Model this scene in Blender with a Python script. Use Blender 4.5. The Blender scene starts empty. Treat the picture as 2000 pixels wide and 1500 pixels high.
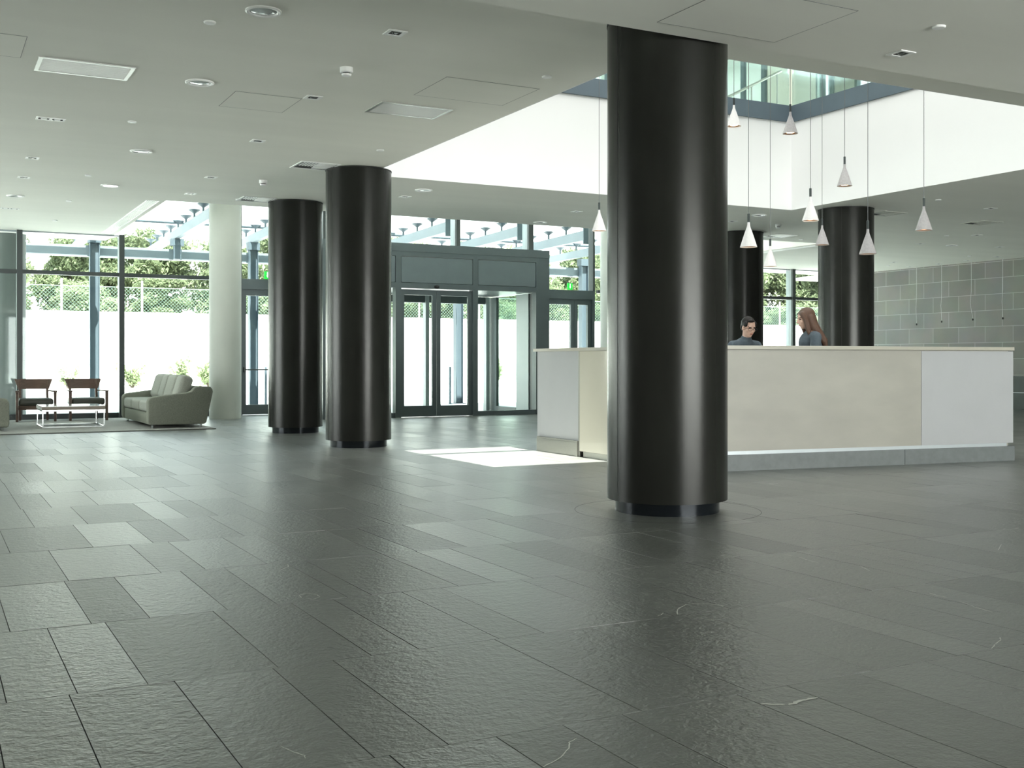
import bpy, bmesh, math, random
from mathutils import Vector, Matrix, Euler
R = math.radians
C = bpy.context.scene.collection
S = bpy.context.scene
random.seed(7)

# ------------------------------------------------------------------ camera, sky, sun, exposure
EYE = 1.02
cam_d = bpy.data.cameras.new('camera'); cam = bpy.data.objects.new('camera', cam_d); C.objects.link(cam)
cam_d.sensor_fit = 'HORIZONTAL'; cam_d.sensor_width = 36
cam_d.lens = 2180 / 2000 * 36
cam_d.shift_y = -42 / 2000
cam_d.clip_end = 400
cam.location = (0, 0, EYE); cam.rotation_euler = (R(90), 0, R(-27.8))
S.camera = cam

S.view_settings.view_transform = 'Standard'
S.view_settings.look = 'None'
S.view_settings.gamma = 1
S.view_settings.use_curve_mapping = False
S.view_settings.exposure = 1.0

W = bpy.data.worlds.new('sky'); S.world = W; W.use_nodes = True
wn = W.node_tree.nodes; wl = W.node_tree.links
bg = wn['Background']
tc = wn.new('ShaderNodeTexCoord'); sp = wn.new('ShaderNodeSeparateXYZ'); wr = wn.new('ShaderNodeValToRGB')
wl.new(tc.outputs['Generated'], sp.inputs[0]); wl.new(sp.outputs['Z'], wr.inputs[0])
wr.color_ramp.elements[0].position = 0.0; wr.color_ramp.elements[0].color = (1.0, 1.0, 0.97, 1)
wr.color_ramp.elements[1].position = 0.7; wr.color_ramp.elements[1].color = (0.70, 0.86, 0.95, 1)
wl.new(wr.outputs[0], bg.inputs[0]); bg.inputs[1].default_value = 2.3

sun_d = bpy.data.lights.new('sun', 'SUN'); sun = bpy.data.objects.new('sun', sun_d); C.objects.link(sun)
sun_d.energy = 15; sun_d.angle = 0.006; sun_d.color = (1, .97, .9)
sun.rotation_euler = (R(25.5), 0, 0); sun.location = (5, 0, 30)

def area(name, loc, rot, sx, sy, power, color=(1, 1, 1)):
    d = bpy.data.lights.new(name, 'AREA'); o = bpy.data.objects.new(name, d); C.objects.link(o)
    d.shape = 'RECTANGLE'; d.size = sx; d.size_y = sy; d.energy = power; d.color = color
    o.location = loc; o.rotation_euler = rot
    return o
# added, unseen lamp below the roof, brightens the white faces of the void
area('void_fill_lamp', (8.3, 10.2, 7.5), (0, 0, 0), 6.6, 6.0, 190, (1, 1, .985))
# fill lamps added over the tall strip, inside the back wall and at left
area('strip_fill_lamp', (9.3, 19.0, 7.4), (0, 0, 0), 12, 4.4, 100, (.96, 1, 1))  # added lamp under the closed roof, brightens the front zone
area('back_fill_lamp', (8, -8.7, 1.55), (R(90), 0, 0), 9.6, 2.8, 800, (1, 1, .98))  # added lamp inside the back wall, brightens the hall and streaks the columns
area('left_fill_lamp', (-7.8, 16.4, 1.55), (0, R(-90), 0), 2.8, 6, 230, (.96, 1, 1))  # added lamp inside the left wall, placed to lift the ceiling

# ------------------------------------------------------------------ materials
def mat(name, color, rough=.5, metal=0., var=0., vscale=8., bump=0., bscale=60., emit=None, estr=0., stretch=None, spec=.5, coat=0.):
    m = bpy.data.materials.new(name); m.use_nodes = True
    nt = m.node_tree; n = nt.nodes; l = nt.links; p = n['Principled BSDF']
    p.inputs['Base Color'].default_value = (*color, 1); p.inputs['Roughness'].default_value = rough
    p.inputs['Metallic'].default_value = metal; p.inputs['Specular IOR Level'].default_value = spec
    p.inputs['Coat Weight'].default_value = coat
    co = n.new('ShaderNodeTexCoord'); mp = n.new('ShaderNodeMapping'); l.new(co.outputs['Object'], mp.inputs[0])
    if stretch: mp.inputs['Scale'].default_value = stretch
    if var > 0:
        nz = n.new('ShaderNodeTexNoise'); nz.inputs['Scale'].default_value = vscale; nz.inputs['Detail'].default_value = 6
        l.new(mp.outputs[0], nz.inputs['Vector'])
        r = n.new('ShaderNodeValToRGB'); l.new(nz.outputs['Fac'], r.inputs[0])
        r.color_ramp.elements[0].position = .25; r.color_ramp.elements[1].position = .75
        r.color_ramp.elements[0].color = (*[c * (1 - var) for c in color], 1)
        r.color_ramp.elements[1].color = (*[min(1, c * (1 + var)) for c in color], 1)
        l.new(r.outputs[0], p.inputs['Base Color'])
    if bump > 0:
        nb = n.new('ShaderNodeTexNoise'); nb.inputs['Scale'].default_value = bscale; nb.inputs['Detail'].default_value = 4
        l.new(mp.outputs[0], nb.inputs['Vector'])
        b = n.new('ShaderNodeBump'); b.inputs['Strength'].default_value = bump; b.inputs['Distance'].default_value = .01
        l.new(nb.outputs['Fac'], b.inputs['Height']); l.new(b.outputs[0], p.inputs['Normal'])
    if emit:
        p.inputs['Emission Color'].default_value = (*emit, 1); p.inputs['Emission Strength'].default_value = estr
    return m

def glass(name, tint=(.93, .97, .95), refl=.4):
    m = bpy.data.materials.new(name); m.use_nodes = True; nt = m.node_tree; n = nt.nodes; l = nt.links
    n.remove(n['Principled BSDF']); out = n['Material Output']
    t = n.new('ShaderNodeBsdfTransparent'); t.inputs[0].default_value = (*tint, 1)
    g = n.new('ShaderNodeBsdfGlossy'); g.inputs['Roughness'].default_value = .02; g.inputs[0].default_value = (.9, .95, .95, 1)
    f = n.new('ShaderNodeFresnel'); f.inputs[0].default_value = 1.45
    mu = n.new('ShaderNodeMath'); mu.operation = 'MULTIPLY'; mu.inputs[1].default_value = refl; l.new(f.outputs[0], mu.inputs[0])
    mx = n.new('ShaderNodeMixShader'); l.new(mu.outputs[0], mx.inputs[0]); l.new(t.outputs[0], mx.inputs[1]); l.new(g.outputs[0], mx.inputs[2])
    l.new(mx.outputs[0], out.inputs[0])
    return m

M = {}
M['plaster'] = mat('ceiling_plaster', (.86, .86, .795), .85, var=.03, vscale=.6, bump=.15, bscale=1.3, stretch=(.4, 3, 1))
M['white'] = mat('white_paint', (.86, .87, .86), .7, var=.01, vscale=2)
M['cream'] = mat('cream_wall', (.80, .80, .72), .7, var=.02, vscale=2)
M['blue_steel'] = mat('blue_grey_steel', (.11, .148, .175), .5, metal=.1, var=.06, vscale=3)
M['door_metal'] = mat('dark_teal_grey_metal', (.068, .090, .094), .42, metal=.25, var=.06, vscale=5)
M['header_panel'] = mat('header_panel_metal', (.100, .130, .136), .45, metal=.25, var=.05, vscale=5)
M['frame_dark'] = mat('mullion_dark', (.045, .055, .055), .42, metal=.3, var=.05, vscale=4)
M['frame_light'] = mat('mullion_grey', (.30, .34, .35), .4, metal=.35, var=.04, vscale=4)
M['column'] = mat('brushed_black_metal', (.019, .020, .017), .27, metal=.25, var=.2, vscale=5, bump=.012, bscale=140, stretch=(1, 1, .35), spec=.28)
M['kick'] = mat('black_plinth', (.012, .016, .02), .15, metal=.5, var=.1, vscale=5)
M['seam'] = mat('black_seam', (.004, .004, .004), .6)
M['concrete_white'] = mat('white_painted_column', (.50, .52, .48), .65, var=.03, vscale=3)
M['concrete_grey'] = mat('grey_concrete', (.17, .18, .18), .7, var=.12, vscale=2, stretch=(3, 3, .3))
M['steel_out'] = mat('pale_blue_painted_steel', (.19, .225, .25), .5, var=.06, vscale=3)
M['steel_post'] = mat('blue_painted_steel', (.085, .115, .14), .5, var=.08, vscale=3)
M['marble'] = mat('cream_limestone', (.40, .392, .345), .4, var=.075, vscale=2.2, spec=.4, stretch=(1, 1, 2.2))
M['marble_cool'] = mat('cool_white_limestone', (.45, .465, .475), .4, var=.02, vscale=4, spec=.4)
M['marble_top'] = mat('limestone_worktop', (.47, .455, .385), .3, var=.03, vscale=4)
M['lacquer'] = mat('glossy_cream_lacquer', (.66, .64, .54), .08, var=.01, vscale=2, coat=.6)
M['steel_brushed'] = mat('brushed_steel', (.40, .40, .36), .32, metal=.8, var=.08, vscale=30, stretch=(1, 1, 12))
M['metal_strip'] = mat('pale_anodised_strip', (.62, .68, .70), .35, metal=.3, var=.02)
M['plinth_stone'] = mat('blue_grey_stone', (.17, .19, .19), .5, var=.12, vscale=14, bump=.1)
M['chrome'] = mat('chrome', (.52, .55, .55), .12, metal=1, var=.02)
M['walnut'] = mat('walnut', (.085, .047, .033), .45, var=.3, vscale=6, stretch=(1, 8, 8))
M['dark_leather'] = mat('dark_leather', (.035, .035, .026), .45, var=.15, vscale=10, bump=.1)
M['sofa'] = mat('grey_green_tweed', (.235, .245, .205), .95, var=.28, vscale=130, bump=.5, bscale=260, spec=.1)
M['cushion'] = mat('light_grey_green_fabric', (.33, .34, .30), .95, var=.14, vscale=60, bump=.3, bscale=180, spec=.1)
M['rug'] = mat('pale_grey_rug', (.36, .36, .34), 1, var=.12, vscale=40, bump=.6, bscale=220, spec=.05)
M['rug_edge'] = mat('rug_binding', (.10, .10, .09), .9, var=.1)
M['table_top'] = mat('white_gloss_top', (.80, .82, .82), .1, coat=.5, var=.01)
M['table_side'] = mat('bronze_table_edge', (.13, .11, .085), .4, metal=.3, var=.1)
M['trim_white'] = mat('white_enamel', (.93, .94, .92), .4, var=.01)
M['alu'] = mat('satin_aluminium', (.62, .63, .60), .35, metal=.7, var=.05, vscale=12)
M['louvre'] = mat('grey_louvre', (.62, .63, .57), .5, var=.08, vscale=30)
M['black'] = mat('matt_black', (.008, .010, .009), .6, var=.1)
M['lens'] = mat('lamp_lens', (.14, .15, .15), .15, metal=.6, var=.2, vscale=40)
M['lamp_glass'] = mat('frosted_lamp_glass', (.50, .55, .54), .15, var=.1, vscale=10, coat=.5)
M['lamp_on'] = mat('lit_lamp', (.9, .9, .85), .4, emit=(1, .98, .9), estr=3.0, var=.01)
M['pendant_grey'] = mat('grey_cast_concrete', (.40, .385, .385), .85, var=.12, vscale=50, bump=.2, bscale=120)
M['pendant_white'] = mat('white_cast_concrete', (.80, .78, .77), .8, var=.04, vscale=50, bump=.15, bscale=120)
M['copper'] = mat('warm_reflector', (.55, .33, .22), .35, metal=.6, var=.1)
M['bulb'] = mat('warm_bulb', (1, .85, .6), .4, emit=(1, .74, .46), estr=6.0, var=.01)
M['cable'] = mat('grey_cable', (.16, .17, .17), .6, var=.05)
M['cap'] = mat('pendant_cap_black', (.035, .045, .045), .5, var=.1)
M['green_sign'] = mat('green_sign', (.015, .52, .06), .5, emit=(.01, .55, .04), estr=.35, var=.02)
M['sign_white'] = mat('sign_white', (.85, .9, .85), .5, emit=(.8, 1, .8), estr=.25, var=.01)
M['glass'] = glass('window_glass')
M['glass_green'] = glass('green_balustrade_glass', (.90, .965, .955), .6)
M['ground'] = mat('pale_paving', (.74, .74, .71), .9, var=.03, vscale=2)
M['out_wall'] = mat('white_render', (.80, .80, .78), .9, var=.02, vscale=1)
M['soil'] = mat('planter_soil', (.12, .09, .06), 1, var=.3, vscale=20)
M['bark'] = mat('bark', (.11, .085, .06), .95, var=.3, vscale=10)
M['fence_wire'] = mat('green_wire', (.24, .36, .30), .6, var=.1)
M['fence_post'] = mat('pale_fence_post', (.72, .74, .72), .6, var=.03)
M['skin'] = mat('skin', (.70, .46, .36), .55, var=.05, vscale=30)
M['lips'] = mat('lips', (.42, .13, .11), .5, var=.05)
M['eye'] = mat('dark_eye', (.03, .02, .015), .3, var=.05)
M['hair_black'] = mat('black_hair', (.012, .010, .009), .35, var=.3, vscale=60, stretch=(8, 1, 1), bump=.3, bscale=200, spec=.2)
M['hair_brown'] = mat('brown_hair', (.10, .050, .030), .38, var=.35, vscale=50, stretch=(8, 8, .6), bump=.35, bscale=160)
M['jacket'] = mat('blue_grey_jacket', (.085, .112, .135), .85, var=.12, vscale=60, bump=.2, bscale=150)
M['trousers'] = mat('dark_trousers', (.03, .034, .04), .85, var=.1, vscale=60)
M['shoe'] = mat('black_shoe', (.012, .012, .012), .35, var=.1)
M['paper'] = mat('paper', (.78, .80, .70), .8, var=.02)
M['bench'] = mat('dark_green_stone', (.028, .040, .034), .3, var=.25, vscale=6)
M['beige_wall'] = mat('rear_wall_plaster', (.62, .62, .58), .8, var=.03, vscale=1)
M['grout'] = mat('dark_grout', (.022, .024, .023), .9, var=.2, vscale=20)
M['grey_panel'] = mat('light_grey_panel', (.36, .41, .41), .45, metal=.2, var=.04, vscale=3)

def leaf_mat(name, a, b):
    m = bpy.data.materials.new(name); m.use_nodes = True; nt = m.node_tree; n = nt.nodes; l = nt.links; p = n['Principled BSDF']
    g = n.new('ShaderNodeNewGeometry'); r = n.new('ShaderNodeValToRGB'); l.new(g.outputs['Random Per Island'], r.inputs[0])
    r.color_ramp.elements[0].color = (*a, 1); r.color_ramp.elements[1].color = (*b, 1)
    l.new(r.outputs[0], p.inputs['Base Color']); p.inputs['Roughness'].default_value = .6
    p.inputs['Specular IOR Level'].default_value = .2
    tr = n.new('ShaderNodeBsdfTranslucent'); l.new(r.outputs[0], tr.inputs[0])
    mx = n.new('ShaderNodeMixShader'); mx.inputs[0].default_value = .45
    l.new(p.outputs[0], mx.inputs[1]); l.new(tr.outputs[0], mx.inputs[2]); l.new(mx.outputs[0], n['Material Output'].inputs[0])
    return m
M['leaf_a'] = leaf_mat('pine_leaf', (.13, .165, .095), (.31, .36, .21))
M['leaf_b'] = leaf_mat('pale_leaf', (.17, .21, .125), (.38, .43, .27))
M['leaf_c'] = leaf_mat('shrub_leaf', (.19, .25, .13), (.42, .46, .29))

def floor_mat():
    m = bpy.data.materials.new('basalt_floor_tiles'); m.use_nodes = True; nt = m.node_tree; n = nt.nodes; l = nt.links; p = n['Principled BSDF']
    at = n.new('ShaderNodeAttribute'); at.attribute_name = 'tone'
    sx = n.new('ShaderNodeSeparateColor'); l.new(at.outputs['Color'], sx.inputs[0])
    co = n.new('ShaderNodeTexCoord')
    nz = n.new('ShaderNodeTexNoise'); nz.inputs['Scale'].default_value = 3.5; nz.inputs['Detail'].default_value = 8; l.new(co.outputs['Object'], nz.inputs['Vector'])
    nf = n.new('ShaderNodeTexNoise'); nf.inputs['Scale'].default_value = 160; nf.inputs['Detail'].default_value = 2; l.new(co.outputs['Object'], nf.inputs['Vector'])
    def mth(op, a, b):
        k = n.new('ShaderNodeMath'); k.operation = op
        for i, v in enumerate((a, b)):
            if isinstance(v, (int, float)): k.inputs[i].default_value = v
            else: l.new(v, k.inputs[i])
        return k.outputs[0]
    # albedo factor = tone * (1 + small noise)
    fac = mth('MULTIPLY', sx.outputs[0], mth('ADD', mth('MULTIPLY', nz.outputs['Fac'], .5), .75))
    fac = mth('MULTIPLY', fac, mth('ADD', mth('MULTIPLY', nf.outputs['Fac'], .5), .75))
    col = n.new('ShaderNodeMix'); col.data_type = 'RGBA'
    col.inputs[6].default_value = (0, 0, 0, 1); col.inputs[7].default_value = (.232, .248, .228, 1)
    l.new(fac, col.inputs[0])
    # sparse pale veins: a thin band of a warped noise, masked to a few tiles
    vz = n.new('ShaderNodeTexNoise'); vz.inputs['Scale'].default_value = 1.1; vz.inputs['Detail'].default_value = 3; vz.inputs['Roughness'].default_value = .45
    l.new(co.outputs['Object'], vz.inputs['Vector'])
    d = mth('ABSOLUTE', mth('SUBTRACT', vz.outputs['Fac'], .5), 0)
    line = mth('LESS_THAN', d, .0022)
    msk = n.new('ShaderNodeTexNoise'); msk.inputs['Scale'].default_value = 2.3; l.new(co.outputs['Object'], msk.inputs['Vector'])
    mk = mth('GREATER_THAN', msk.outputs['Fac'], .70)
    v = mth('MULTIPLY', mth('MULTIPLY', line, mk), mth('GREATER_THAN', sx.outputs[2], .45))
    mx = n.new('ShaderNodeMix'); mx.data_type = 'RGBA'; l.new(mth('MULTIPLY', v, .7), mx.inputs[0])
    l.new(col.outputs[2], mx.inputs[6]); mx.inputs[7].default_value = (.45, .45, .42, 1)
    l.new(mx.outputs[2], p.inputs['Base Color'])
    rg = mth('ADD', mth('MULTIPLY', sx.outputs[1], .09), .265)
    rg = mth('ADD', rg, mth('MULTIPLY', nz.outputs['Fac'], .05))
    l.new(rg, p.inputs['Roughness']); p.inputs['Specular IOR Level'].default_value = .95
    # flamed, pitted stone relief
    b1 = n.new('ShaderNodeTexNoise'); b1.inputs['Scale'].default_value = 75; b1.inputs['Detail'].default_value = 3; l.new(co.outputs['Object'], b1.inputs['Vector'])
    b2 = n.new('ShaderNodeTexNoise'); b2.inputs['Scale'].default_value = 26; b2.inputs['Detail'].default_value = 2; l.new(co.outputs['Object'], b2.inputs['Vector'])
    hh = mth('ADD', mth('MULTIPLY', b1.outputs['Fac'], .55), mth('MULTIPLY', b2.outputs['Fac'], .9))
    bp = n.new('ShaderNodeBump'); bp.inputs['Strength'].default_value = .6; bp.inputs['Distance'].default_value = .008
    l.new(hh, bp.inputs['Height']); l.new(bp.outputs[0], p.inputs['Normal'])
    return m
M['floor'] = floor_mat()
M['vein'] = mat('quartz_vein', (.60, .61, .57), .5, var=.2, vscale=60)

def wall_tile_mat():
    m = bpy.data.materials.new('stone_wall_cladding'); m.use_nodes = True; nt = m.node_tree; n = nt.nodes; l = nt.links; p = n['Principled BSDF']
    co = n.new('ShaderNodeTexCoord'); sx = n.new('ShaderNodeSeparateXYZ'); cb = n.new('ShaderNodeCombineXYZ')
    l.new(co.outputs['Object'], sx.inputs[0]); l.new(sx.outputs[1], cb.inputs[0]); l.new(sx.outputs[2], cb.inputs[1])
    b = n.new('ShaderNodeTexBrick'); l.new(cb.outputs[0], b.inputs['Vector'])
    b.inputs['Color1'].default_value = (.175, .172, .150, 1); b.inputs['Color2'].default_value = (.225, .222, .197, 1)
    b.inputs['Mortar'].default_value = (.42, .43, .39, 1); b.inputs['Scale'].default_value = 1
    b.inputs['Mortar Size'].default_value = .006; b.inputs['Brick Width'].default_value = .75; b.inputs['Row Height'].default_value = .37
    b.offset = .38
    nz = n.new('ShaderNodeTexNoise'); nz.inputs['Scale'].default_value = 1.6; nz.inputs['Detail'].default_value = 5; l.new(co.outputs['Object'], nz.inputs['Vector'])
    mx = n.new('ShaderNodeMix'); mx.data_type = 'RGBA'; mx.blend_type = 'MULTIPLY'; mx.inputs[0].default_value = .5
    l.new(b.outputs['Color'], mx.inputs[6]); l.new(nz.outputs['Color'], mx.inputs[7])
    gm = n.new('ShaderNodeGamma'); gm.inputs[1].default_value = 1
    hs = n.new('ShaderNodeHueSaturation'); hs.inputs['Saturation'].default_value = .55; hs.inputs['Value'].default_value = 1.25; l.new(mx.outputs[2], hs.inputs['Color'])
    l.new(hs.outputs[0], p.inputs['Base Color']); p.inputs['Roughness'].default_value = .5
    return m
M['wall_tile'] = wall_tile_mat()

# ------------------------------------------------------------------ mesh helpers
class MB:
    def __init__(s, org=(0, 0, 0)):
        s.v = []; s.f = []; s.mi = []; s.org = Vector(org)
    def quadf(s, idx, m=0): s.f.append(idx); s.mi.append(m)
    def box(s, x0, x1, y0, y1, z0, z1, m=0):
        b = len(s.v)
        s.v += [Vector(p) for p in ((x0, y0, z0), (x1, y0, z0), (x1, y1, z0), (x0, y1, z0), (x0, y0, z1), (x1, y0, z1), (x1, y1, z1), (x0, y1, z1))]
        for q in ((0, 3, 2, 1), (4, 5, 6, 7), (0, 1, 5, 4), (1, 2, 6, 5), (2, 3, 7, 6), (3, 0, 4, 7)):
            s.quadf([b + i for i in q], m)
        return s
    def prism(s, poly, a0, a1, axis='z', m=0):
        b = len(s.v); k = len(poly)
        for a in (a0, a1):
            for (p, q) in poly:
                s.v.append(Vector({'z': (p, q, a), 'y': (p, a, q), 'x': (a, p, q)}[axis]))
        s.quadf([b + i for i in range(k)][::-1], m); s.quadf([b + k + i for i in range(k)], m)
        for i in range(k):
            j = (i + 1) % k; s.quadf([b + i, b + j, b + k + j, b + k + i], m)
        return s
    def tube(s, pts, r, n=12, m=0, cap=True):
        pts = [Vector(p) for p in pts]; rs = r if isinstance(r, (list, tuple)) else [r] * len(pts)
        rings = []
        for i, p in enumerate(pts):
            d = (pts[min(i + 1, len(pts) - 1)] - pts[max(i - 1, 0)]).normalized()
            a = Vector((0, 0, 1)) if abs(d.z) < .9 else Vector((1, 0, 0))
            u = d.cross(a).normalized(); w = d.cross(u).normalized()
            b = len(s.v); rings.append(b)
            for k in range(n):
                t = 2 * math.pi * k / n; s.v.append(p + (u * math.cos(t) + w * math.sin(t)) * rs[i])
        for i in range(len(pts) - 1):
            for k in range(n):
                k2 = (k + 1) % n; s.quadf([rings[i] + k, rings[i] + k2, rings[i + 1] + k2, rings[i + 1] + k], m)
        if cap:
            s.quadf([rings[0] + k for k in range(n)][::-1], m); s.quadf([rings[-1] + k for k in range(n)], m)
        return s
    def lathe(s, prof, c=(0, 0, 0), n=32, m=0, close=False):
        c = Vector(c); base = len(s.v); k = len(prof)
        for (r, z) in prof:
            for i in range(n):
                t = 2 * math.pi * i / n; s.v.append(c + Vector((r * math.cos(t), r * math.sin(t), z)))
        for j in range(k - 1 + (1 if close else 0)):
            for i in range(n):
                i2 = (i + 1) % n; j2 = (j + 1) % k
                s.quadf([base + j * n + i, base + j * n + i2, base + j2 * n + i2, base + j2 * n + i], m)
        if not close:
            if prof[0][0] > 1e-6: s.quadf([base + i for i in range(n)][::-1], m)
            if prof[-1][0] > 1e-6: s.quadf([base + (k - 1) * n + i for i in range(n)], m)
        return s
    def ell(s, c, r, rot=None, n=16, k=10, m=0):
        c = Vector(c); base = len(s.v); rt = (rot.to_matrix() if rot else Matrix.Identity(3))
        for j in range(k + 1):
            ph = math.pi * j / k
            for i in range(n):
                t = 2 * math.pi * i / n
                s.v.append(c + rt @ Vector((r[0] * math.sin(ph) * math.cos(t), r[1] * math.sin(ph) * math.sin(t), r[2] * math.cos(ph))))
        for j in range(k):
            for i in range(n):
                i2 = (i + 1) % n
                s.quadf([base + j * n + i, base + (j + 1) * n + i, base + (j + 1) * n + i2, base + j * n + i2], m)
        return s
    def build(s, name, mats, parent=None, smooth=False, bevel=0., seg=2, tag_=None):
        me = bpy.data.meshes.new(name)
        me.from_pydata([v - s.org for v in s.v], [], s.f); me.validate()
        if not isinstance(mats, (list, tuple)): mats = [mats]
        for q in mats: me.materials.append(q)
        if len(s.mi) == len(me.polygons): me.polygons.foreach_set('material_index', s.mi)
        bm = bmesh.new(); bm.from_mesh(me); bmesh.ops.remove_doubles(bm, verts=bm.verts, dist=1e-5)
        bmesh.ops.recalc_face_normals(bm, faces=bm.faces)
        if bevel > 0:
            es = [e for e in bm.edges if len(e.link_faces) == 2 and e.calc_face_angle(0) > .5]
            bmesh.ops.bevel(bm, geom=es, offset=bevel, segments=seg, profile=.5, affect='EDGES')
        bm.to_mesh(me); bm.free()
        if smooth or bevel > 0:
            try: me.set_sharp_from_angle(angle=R(38))
            except Exception: pass
            for p in me.polygons: p.use_smooth = True
        o = bpy.data.objects.new(name, me); C.objects.link(o)
        if parent: o.parent = parent
        return o

def tag(o, label=None, cat=None, group=None, kind=None):
    if label: o['label'] = label
    if cat: o['category'] = cat
    if group: o['group'] = group
    if kind: o['kind'] = kind
    return o
def empty(name, loc=(0, 0, 0), rz=0, label=None, cat=None, group=None, kind=None):
    o = bpy.data.objects.new(name, None); C.objects.link(o); o.location = loc; o.rotation_euler = (0, 0, rz); o.empty_display_size = .1
    return tag(o, label, cat, group, kind)
def dup(o, loc=None, rz=None, label=None, parent=None):
    c = o.copy(); C.objects.link(c)
    if parent is not None: c.parent = parent
    if loc is not None: c.location = loc
    if rz is not None: c.rotation_euler = (0, 0, rz)
    if label: c['label'] = label
    for ch in list(o.children): dup(ch, parent=c)
    return c
def struct(o): o['kind'] = 'structure'; return o

# ------------------------------------------------------------------ the setting
H = 3.36; HN = 3.13
XL, XR, YB, YF = -8.0, 21.7, -9.0, 21.6          # room limits
VX0, VX1, VY0, VY1 = 4.88, 11.8, 6.83, 13.17      # void over the desk
NX0, NX1, NY0 = 3.1, 15.6, 16.6                   # tall entrance strip by the glazing
TOP = 4.95; ROOF = 7.65

# floor tiles
JOINTS = {
 -1: [1.07, 1.38, 1.59, 1.79, 2.21, 2.41, 2.71, 3.02, 3.21],
 0: [.18, .395, .71, 1.03, 1.24, 1.86, 2.27, 2.78, 3.18, 3.37, 3.68, 3.89],
 1: [.42, .63, 1.05, 1.38, 1.56, 1.88, 2.07, 2.48, 2.67, 2.96, 3.44, 3.75, 4.16, 4.33, 4.48],
 2: [.29, .58, .80, 1.11, 1.32, 1.63, 1.74, 2.16, 2.35, 2.55, 2.86, 3.15, 3.37],
 3: [.20, .60, 1.02, 1.23, 1.54, 1.75, 2.16, 2.36, 2.66, 2.96, 3.25],
 4: [.41, .83, 1.15, 1.35, 1.67, 1.88],
}
VEINS = [
 ( [(2.208, 2.604), (2.241, 2.581), (2.269, 2.561)] , 0.01 ),
 ( [(2.276, 2.552), (2.33, 2.569), (2.361, 2.57), (2.409, 2.573)] , 0.012 ),
 ( [(2.695, 3.678), (2.756, 3.762), (2.841, 3.817), (2.911, 3.802), (2.956, 3.756), (2.957, 3.711)] , 0.005 ),
 ( [(1.45, 4.7), (1.454, 4.758), (1.499, 4.783), (1.529, 4.731), (1.524, 4.685), (1.484, 4.647), (1.463, 4.682)] , 0.005 ),
 ( [(1.539, 5.365), (1.566, 5.396), (1.609, 5.452), (1.627, 5.506), (1.619, 5.542)] , 0.005 ),
 ( [(3.895, 3.583), (3.906, 3.552)] , 0.006 ),
 ( [(3.93, 3.502), (3.925, 3.455), (3.93, 3.404)] , 0.006 ),
 ( [(3.916, 3.33), (3.878, 3.214), (3.861, 3.115)] , 0.005 ),
 ( [(4.044, 4.589), (4.059, 4.475), (4.032, 4.37), (4.027, 4.29)] , 0.004 ),
 ( [(4.147, 4.129), (4.086, 3.992)] , 0.004 ),
 ( [(3.366, 2.722), (3.444, 2.763), (3.503, 2.791), (3.532, 2.819)] , 0.004 ),
 ( [(1.38, 2.451), (1.454, 2.489), (1.508, 2.539), (1.535, 2.578), (1.569, 2.597)] , 0.004 ),
 ( [(0.839, 2.909), (0.858, 2.847), (0.875, 2.812), (0.87, 2.789)] , 0.003 ),
 ( [(5.161, 4.128), (5.351, 4.26)] , 0.005 ),
 ( [(2.606, 3.694), (2.638, 3.708), (2.672, 3.742)] , 0.005 ),
]
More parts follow.
